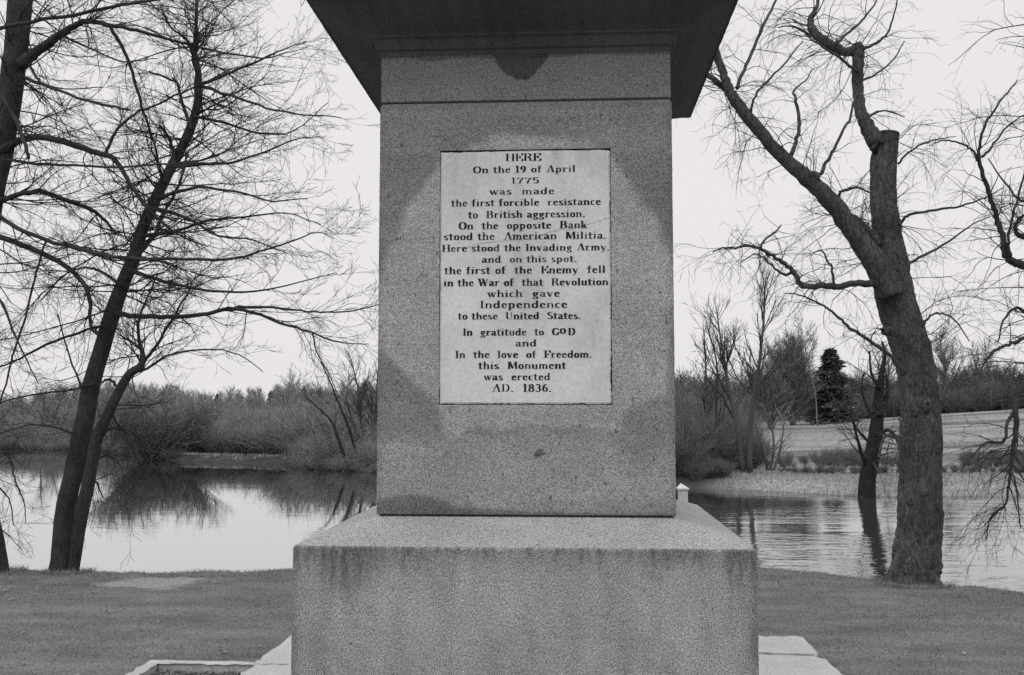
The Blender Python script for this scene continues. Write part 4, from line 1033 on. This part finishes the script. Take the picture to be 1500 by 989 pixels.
def far_tree(name, px, pyb, pyt, label, o, mat_t, mat_c, cat='tree', Y=None, group=None, **k):
    """a leafless tree on the far bank; its foot at (px, pyb) of the ground there, its top at pyt"""
    u = U_of(px)
    if Y is None:
        yy = np.linspace(float(shore_Y(u)) - 0.4, 330, 900); zz_ = height(u * yy, yy)
        py = np.array([600 - (z - 1.6) / y * F for z, y in zip(zz_, yy)])
        Y = float(yy[np.argmin(np.abs(py - pyb))])
    x = u * Y; z = float(height(x, Y)); h = (599 - pyt) / F * Y + 1.6 - z
    root = thing(name, (x, Y, z), label, cat, group)
    tr, cr = bare_tree(h, o, **k)
    for nm, tb, m in (('trunk', tr, mat_t), ('crown', cr, mat_c)):
        ob = bpy.data.objects.new(nm, tb.mesh(nm)); ob.data.materials.append(m); C.objects.link(ob); ob.parent = root
    return root
OT = dict(seg=0.5, wander=0.10, trop=[(0.06, 0.05), (0.04, 0.04), (0.03, 0.03)], rmin=0.005, levels=2, dens=[4.2, 4.2, 0], spread=(0.35, 0.8), lratio=(0.35, 0.6), lmin=0.25, flat=0.8, r3=0.05)
far_tree('bare_tree', 1089, 697, 405, 'tallest slender bare tree on the far shore just right of the pedestal', OT, M_FARDARK, M_FARDARK, Y=36.5, stems=2, spread=0.10, r0=0.12, nb=46, Lb=0.36, side=(0.3, 0.75))
far_tree('bare_tree', 1040, 690, 470, 'thin bare tree rising from brush nearest the pedestal\'s right edge', OT, M_FARDARK, M_FARDARK, Y=38.5, stems=2, spread=0.12, r0=0.085, nb=34, Lb=0.32, side=(0.3, 0.7))
OS = dict(OT); OS.update(seg=0.35, dens=[3.5, 3.0, 0], rmin=0.006)
far_tree('bare_tree', 1122, 690, 590, 'low crooked bare tree leaning from the far shore beside the meadow', OS, M_FARDARK, M_FAR, Y=38, stems=3, spread=0.45, r0=0.06, nb=30, Lb=0.5, side=(0.5, 1.0), updir=0.6)
OB = dict(OT); OB.update(seg=0.8, rmin=0.013, dens=[2.4, 2.4, 0], lmin=0.5)
far_tree('round_bare_tree', 1160, 625, 500, 'dense round-topped bare tree standing left of the dark conifer', OB, M_MID, M_MID, Y=88, stems=6, spread=0.26, r0=0.14, nb=520, Lb=0.42, side=(0.3, 0.9), t0=0.08)
far_tree('round_bare_tree', 1128, 632, 540, 'lower round bare tree between the tallest slender tree and the meadow', OB, M_MID, M_MID, Y=80, stems=6, spread=0.3, r0=0.10, nb=320, Lb=0.44, side=(0.3, 0.9), t0=0.08)
far_tree('slim_bare_tree', 1195, 626, 474, 'slim bare tree with straight lower trunk directly in front of the dark conifer', OB, M_MID, M_MID, Y=84, stems=1, r0=0.06, nb=26, Lb=0.30, side=(0.4, 0.8), t0=0.62)
far_tree('bare_tree', 1392, 606, 486, 'bare tree with upright trunk standing behind meadow right of the pruned tree', OB, M_MID, M_MID, Y=100, stems=1, r0=0.16, nb=60, Lb=0.40, side=(0.5, 1.0), t0=0.3)
far_tree('bare_tree', 1440, 604, 500, 'tall faint bare tree behind the hedge near the right edge', OB, M_MID, M_MID, Y=108, stems=2, spread=0.1, r0=0.13, nb=60, Lb=0.36, side=(0.4, 0.9), t0=0.3)
far_tree('bare_tree', 1290, 610, 515, 'faint bare tree on the meadow\'s crest behind the leaning trunk', OB, M_MID, M_MID, Y=104, stems=2, spread=0.12, r0=0.12, nb=50, Lb=0.38, side=(0.4, 0.9), t0=0.25)
far_tree('broad_bare_tree', 1490, 604, 535, 'dense dark broad-crowned tree at the meadow\'s top right', OB, M_FARDARK, M_FARDARK, Y=98, stems=5, spread=0.35, r0=0.14, nb=170, Lb=0.45, side=(0.5, 1.1), t0=0.08)
for px, top, lab in ((1412, 548, 'rounded grey bare tree above the hedge, just right of the pruned tree'), (1456, 540, 'rounded grey bare tree behind the thin straight pole'),
                     (1262, 552, 'rounded grey bare tree between the dark conifer and the leaning trunk'), (1318, 556, 'rounded grey bare tree half hidden by the pruned tree\'s trunk')):
    far_tree('round_bare_tree', px, 606, top, lab, OB, M_MID, M_MID, Y=102, stems=5, spread=0.3, r0=0.12, nb=240, Lb=0.46, side=(0.4, 1.0), t0=0.08)
# left bank
OL = dict(OT); OL.update(seg=0.5, rmin=0.008, dens=[3.2, 3.0, 0], lmin=0.35)
far_tree('willow_tree', 232, 672, 556, 'dome-shaped bare willow whose reflection spreads across the bright water', OL, M_MID, M_SOFT, Y=50.5, stems=15, spread=1.15, r0=0.045, nb=560, Lb=0.5, side=(0.6, 1.3), t0=0.12)
far_tree('bare_tree', 412, 640, 540, 'forked bare tree poking above the far treeline left of the pedestal', OB, M_FAR, M_FAR, Y=72, stems=2, spread=0.28, r0=0.08, nb=34, Lb=0.30, side=(0.4, 0.9), t0=0.45)
far_tree('bare_tree', 486, 660, 548, 'second forked bare tree above the far treeline, nearer the pedestal', OB, M_FAR, M_FAR, Y=66, stems=2, spread=0.2, r0=0.07, nb=40, Lb=0.34, side=(0.4, 0.9), t0=0.35)
far_tree('bare_tree', 548, 680, 505, 'tangled bare tree half hidden by the pedestal\'s left edge', OL, M_FARDARK, M_FARDARK, Y=47, stems=3, spread=0.22, r0=0.08, nb=80, Lb=0.34, side=(0.4, 1.0), t0=0.2)
far_tree('bare_tree', 70, 657, 566, 'slender bare tree in the far brush left of the twin-stemmed tree', OL, M_FARDARK, M_FAR, Y=66, stems=2, spread=0.2, r0=0.07, nb=60, Lb=0.36, side=(0.4, 1.0), t0=0.2)

# leaning stems rooted in the water by the pedestal's left edge
def leaning(P, label):
    p = on_z(P[0][0], P[0][1], WZ)
    t = Tree('leaning_shrub', (p.x, p.y, WZ - 0.2), label, 'shrub', bark=M_BARK_W, tw=M_FARDARK, group='leaning shrubs in the shallows')
    P = [(P[0][0] + 1, P[0][1] + 5, P[0][2])] + P
    W, r = t.limb(P, p.y, 0.1, 'trunk', 6)
    t.spray(W, r, 16, OF, 1.1, t0=0.25, along=1.0, spread=(0.3, 0.8), rcap=0.012); t.finish()
leaning([(512, 690, 5), (503, 665, 5), (494, 638, 4), (484, 615, 3.2), (462, 594, 2.4), (445, 580, 1.6)], 'leaning shrub stem arching farthest left over the dark shallows')
leaning([(534, 688, 5), (522, 664, 4.5), (512, 630, 4), (500, 600, 3), (486, 565, 2.4), (470, 530, 1.6)], 'long straight leaning stem between the arching shrub and pedestal')
leaning([(552, 680, 4), (538, 660, 3.6), (525, 640, 3), (516, 615, 2.2), (508, 590, 1.4)], 'short leaning stem closest to the pedestal\'s left edge')

# the dark conifer
def conifer(px, pyb, pyt, Y, label):
    u = U_of(px); x = u * Y; z = float(height(x, Y)); h = (599 - pyt) / F * Y + 1.6 - z
    root = thing('conifer_tree', (x, Y, z), label, 'tree')
    t = Tubes(); t.add([(0, 0, -0.2), (0, 0, h * 0.5), (0, 0, h * 0.97)], [0.2, 0.12, 0.03], 8)
    o = link('trunk', t.mesh('trunk'), M_FARDARK); o.parent = root
    r = np.random.default_rng(4); V = []; n = 0
    tr_ = []
    for i in range(640):
        k = r.random() ** 0.8; zb = h * (0.04 + 0.93 * k); a = r.uniform(0, 6.28)
        wmax = h * 0.52 * (1 - k) ** 0.75 * (0.75 + 0.35 * math.sin(zb * 5.0 + a)) * r.uniform(0.7, 1.1) + 0.15
        L = wmax
        for j in range(26):
            s = r.uniform(0.25, 1.0); ca, sa = math.cos(a + r.normal(0, 0.13)), math.sin(a + r.normal(0, 0.13))
            c = np.array([ca * L * s, sa * L * s, zb - 0.20 * L * s + r.normal(0, 0.06)])
            d = r.normal(0, 1, (3, 3)) * np.array([0.19, 0.19, 0.06])
            tr_.append(c + d)
    V = np.array(tr_).reshape(-1, 3)
    o = link('crown', np_mesh('crown', V, None, np.arange(len(V)).reshape(-1, 3)), M_NEEDLE); o.parent = root
conifer(1216, 622, 511, 90, 'dark dense conifer with layered boughs on the far meadow')

# ---- far woods and bank brush: masses nobody could count
def merged(name, protos, places, mat, label, cat):
    VV = []; QQ = []; k = 0
    for i, (x, y, z, s, sz, rot) in enumerate(places):
        V, Q = protos[i % len(protos)]
        c, sn = math.cos(rot), math.sin(rot)
        W = np.stack([(V[:, 0] * c - V[:, 1] * sn) * s + x, (V[:, 0] * sn + V[:, 1] * c) * s + y, V[:, 2] * sz + z], -1)
        VV.append(W); QQ.append(Q + k); k += len(V)
    o = link(name, np_mesh(name, np.concatenate(VV), np.concatenate(QQ)), mat)
    props(o, label, cat, kind='stuff')
def proto(fn):
    t = Tubes(); fn(t); return t.arrays()
OBR = dict(seg=0.3, wander=0.13, trop=[(0.0, 0.03), (0.02, 0.02)], rmin=0.0060, levels=1, dens=[6.0, 0], spread=(0.4, 0.9), lratio=(0.35, 0.65), lmin=0.25, flat=0.8, r3=0.05)
def brush(t):                                        # a unit thicket, about 1 m tall and 1.2 m wide when scaled
    for _ in range(54):
        a = random.uniform(0, 6.28); k = random.uniform(0.05, 0.75); r_ = random.uniform(0, 0.5)
        grow(t, (math.cos(a) * r_, math.sin(a) * r_, -0.05), unit((math.cos(a) * k, math.sin(a) * k, 1)), random.uniform(0.6, 1.25) * 2.2, 0.014, 0, OBR)
BR = [proto(brush) for _ in range(4)]
OW = dict(seg=1.2, wander=0.10, trop=[(0.05, 0.05), (0.03, 0.03)], rmin=0.03, levels=1, dens=[1.5, 0], spread=(0.35, 0.8), lratio=(0.4, 0.65), lmin=0.8, flat=0.8, r3=0.2)
def wood(t):                                         # a 10 m far tree
    tr, cr = bare_tree(10, OW, 1, 0.05, r0=0.16, nb=48, Lb=0.38, side=(0.4, 1.0), t0=0.15, sides=4)
    for V, Q in ((tr), (cr)) if False else ():
        pass
    t.V = tr.V + cr.V; t.n = tr.n + cr.n
    t.Q = tr.Q + [q + tr.n for q in cr.Q]
WO = [proto(wood) for _ in range(5)]
TOPL = [(-400, 585), (0, 588), (60, 582), (110, 576), (160, 570), (270, 574), (330, 583), (380, 580), (440, 574), (500, 572), (560, 572), (900, 575)]
def woods_left():
    pl = []
    for Y, n in ((110, 110), (150, 130), (210, 150), (290, 160), (380, 160)):
        for i in range(n):
            px = -350 + (1250) * (i + random.random()) / n; u = U_of(px); x = u * Y; z = float(height(x, Y))
            top = np.interp(px, [a for a, b in TOPL], [b for a, b in TOPL]) + random.uniform(-11, 5) + (5 if Y < 160 else 0) + 6 * float(pnoise(px * 0.03, Y * 0.01, 1.0, 34)) - (10 if random.random() < 0.04 else 0)
            h = (599 - top) / F * Y + 1.6 - z
            s = h / 10; pl.append((x, Y + random.uniform(-12, 12), z, max(0.45, s) * random.uniform(1.0, 1.3), s, random.uniform(0, 6.28)))
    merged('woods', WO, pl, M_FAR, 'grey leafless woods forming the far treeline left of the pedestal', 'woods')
woods_left()
def brush_left():
    pl = []
    for d0, d1, n, h0, h1 in ((-0.5, 0.8, 150, 0.35, 0.8), (0.5, 4, 100, 0.8, 1.5), (4, 12, 135, 1.1, 1.9), (12, 26, 145, 1.5, 2.3), (26, 48, 145, 1.9, 2.9)):
        for i in range(n):
            px = -250 + 1190 * (i + random.random()) / n; u = U_of(px); Y = float(shore_Y(u)) + random.uniform(d0, d1); x = u * Y
            if d1 <= 4 and (258 < px < 436):
                if d0 > 0: Y += 2.4; h_ = 0.6
                else: continue
            h = random.uniform(h0, h1) * (1 + 0.35 * float(pnoise(px * 0.021, d0 * 0.3, 1.0, 33)))
            pl.append((x, Y, float(height(x, Y)), h / 2.2 * random.uniform(1.0, 1.5), h / 2.4, random.uniform(0, 6.28)))
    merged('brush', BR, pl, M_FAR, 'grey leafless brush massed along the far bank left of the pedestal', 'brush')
brush_left()
def brush_right():
    pl = []
    def scatter(px0, px1, Y0, Y1, n, h0, h1, keep=None):
        for i in range(n):
            px = random.uniform(px0, px1); u = U_of(px); Y = random.uniform(Y0, Y1); x = u * Y; h = random.uniform(h0, h1)
            pl.append((x, Y, float(height(x, Y)), h / 2.2 * random.uniform(0.7, 1.0), h / 2.4, random.uniform(0, 6.28)))
    scatter(940, 1030, 34.5, 44, 60, 1.2, 2.2)
    scatter(1020, 1075, 37, 46, 50, 0.9, 2.0)
    scatter(1070, 1110, 38, 50, 22, 0.6, 1.3)
    scatter(940, 1075, 48, 75, 90, 1.6, 3.0)
    scatter(1010, 1060, 33.8, 35, 16, 0.3, 0.7)
    scatter(1140, 1330, 36.5, 37.4, 70, 0.12, 0.3)
    scatter(1370, 1560, 36.5, 37.4, 60, 0.12, 0.3)
    scatter(1120, 1330, 39, 43, 60, 0.15, 0.45)
    scatter(1185, 1262, 40, 44, 40, 0.3, 0.55)
    scatter(1400, 1560, 39, 43, 90, 0.25, 0.55)
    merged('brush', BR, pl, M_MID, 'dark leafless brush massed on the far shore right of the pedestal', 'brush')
brush_right()
def woods_right():
    pl = []
    for Y, n, top in ((104, 90, 570), (118, 90, 562), (140, 90, 556), (180, 90, 552)):
        for i in range(n):
            px = 980 + 640 * (i + random.random()) / n; u = U_of(px); x = u * Y; z = float(height(x, Y))
            tp = top + random.uniform(-8, 14) + (8 if 1250 < px < 1330 else 0) - (6 if px > 1400 else 0)
            h = (599 - tp) / F * Y + 1.6 - z; s = h / 10
            pl.append((x, Y + random.uniform(-5, 5), z, max(0.3, s) * 1.25, s, random.uniform(0, 6.28)))
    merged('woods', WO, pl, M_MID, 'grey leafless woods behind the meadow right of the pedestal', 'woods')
    hd = []
    for i in range(150):
        px = random.uniform(1235, 1580); u = U_of(px); Y = random.uniform(96, 104); x = u * Y; h = random.uniform(1.4, 2.6) * (1.25 if px > 1400 else 1)
        hd.append((x, Y, float(height(x, Y)), h / 2.0, h / 2.4, random.uniform(0, 6.28)))
    merged('hedge', BR, hd, M_MID, 'dark hedge along the top of the meadow', 'hedge')
woods_right()
def pines():
    pts = [(398, 573), (410, 577), (425, 571), (437, 575), (447, 568), (458, 570), (470, 572), (503, 573), (515, 576), (530, 574), (545, 573), (320, 577)]
    src = None
    for i, (px, top) in enumerate(pts):
        Y = 255 + (i * 37 % 50); u = U_of(px); x = u * Y; z = float(height(x, Y)); h = (599 - top) / F * Y + 1.6 - z
        if src is None:
            r = np.random.default_rng(9); T_ = []
            for j in range(1500):
                k = r.random(); a = r.uniform(0, 6.28); w_ = 0.24 * (1 - k) ** 0.7 * r.uniform(0.3, 1.0) + 0.02
                c = np.array([math.cos(a) * w_, math.sin(a) * w_, 0.25 + 0.75 * k]); T_.append(c + r.normal(0, 1, (3, 3)) * np.array([.035, .035, .02]))
            V = np.array(T_).reshape(-1, 3); src = np_mesh('pine_tree', V, None, np.arange(len(V)).reshape(-1, 3)); src.materials.append(M_NEEDLE)
        o = bpy.data.objects.new('pine_tree', src); C.objects.link(o); o.location = (x, Y, z); o.scale = (h * 0.8, h * 0.8, h); o.rotation_euler = (0, 0, i)
        props(o, 'small dark pine on the far ridge left of the pedestal', 'tree', 'pines on the far ridge')
pines()

# pale square post with a sloped cap at the water, just right of the pedestal
def post():
    Y = 26.0; a = at(993.5, 716, Y); b = at(1007, 716, Y); zt = at(1000, 717, Y).z; za = at(1000, 709.5, Y).z
    cx = (a.x + b.x) / 2; hw = (b.x - a.x) / 2
    root = thing('bridge_post', (cx, Y, WZ - 0.4), 'pale square post with sloped cap in the water beside pedestal\'s right edge', 'post')
    bm = bmesh.new()
    bmesh.ops.create_cube(bm, size=1, matrix=Matrix.Translation((cx, Y, (zt + WZ - 0.4) / 2)) @ Matrix.Diagonal((hw * 2, hw * 2, zt - WZ + 0.4, 1)))
    bmesh.ops.bevel(bm, geom=bm.edges[:], offset=0.012, segments=2, affect='EDGES')
    me = bpy.data.meshes.new('shaft'); bm.to_mesh(me); link('shaft', me, M_POST, root)
    e = hw + 0.03; V = [(cx - e, Y - e, zt), (cx + e, Y - e, zt), (cx + e, Y + e, zt), (cx - e, Y + e, zt), (cx - e, Y - e, zt + 0.035), (cx + e, Y - e, zt + 0.035), (cx + e, Y + e, zt + 0.035), (cx - e, Y + e, zt + 0.035), (cx - 0.05, Y, za + 0.03)]
    link('cap', pymesh('cap', V, [(3, 2, 1, 0), (0, 1, 5, 4), (1, 2, 6, 5), (2, 3, 7, 6), (3, 0, 4, 7), (4, 5, 8), (5, 6, 8), (6, 7, 8), (7, 4, 8)]), M_POST, root)
post()
# thin pale pole by the hedge
def pole():
    Y = 94.0; p = at(1452.5, 604, Y); q = at(1453, 572, Y); z = float(height(p.x, Y))
    root = thing('marker_pole', (p.x, Y, z), 'thin straight pole standing before the dark hedge at right', 'pole')
    t = Tubes(); t.add([(p.x, Y, z - 0.1), (p.x, Y, q.z)], [0.032, 0.03], 8); link('shaft', t.mesh('shaft'), M_RECESS, root)
    t = Tubes(); t.add([(p.x, Y, q.z), (p.x, Y, q.z + 0.06)], [0.04, 0.02], 8); link('cap', t.mesh('cap'), M_RECESS, root)
pole()
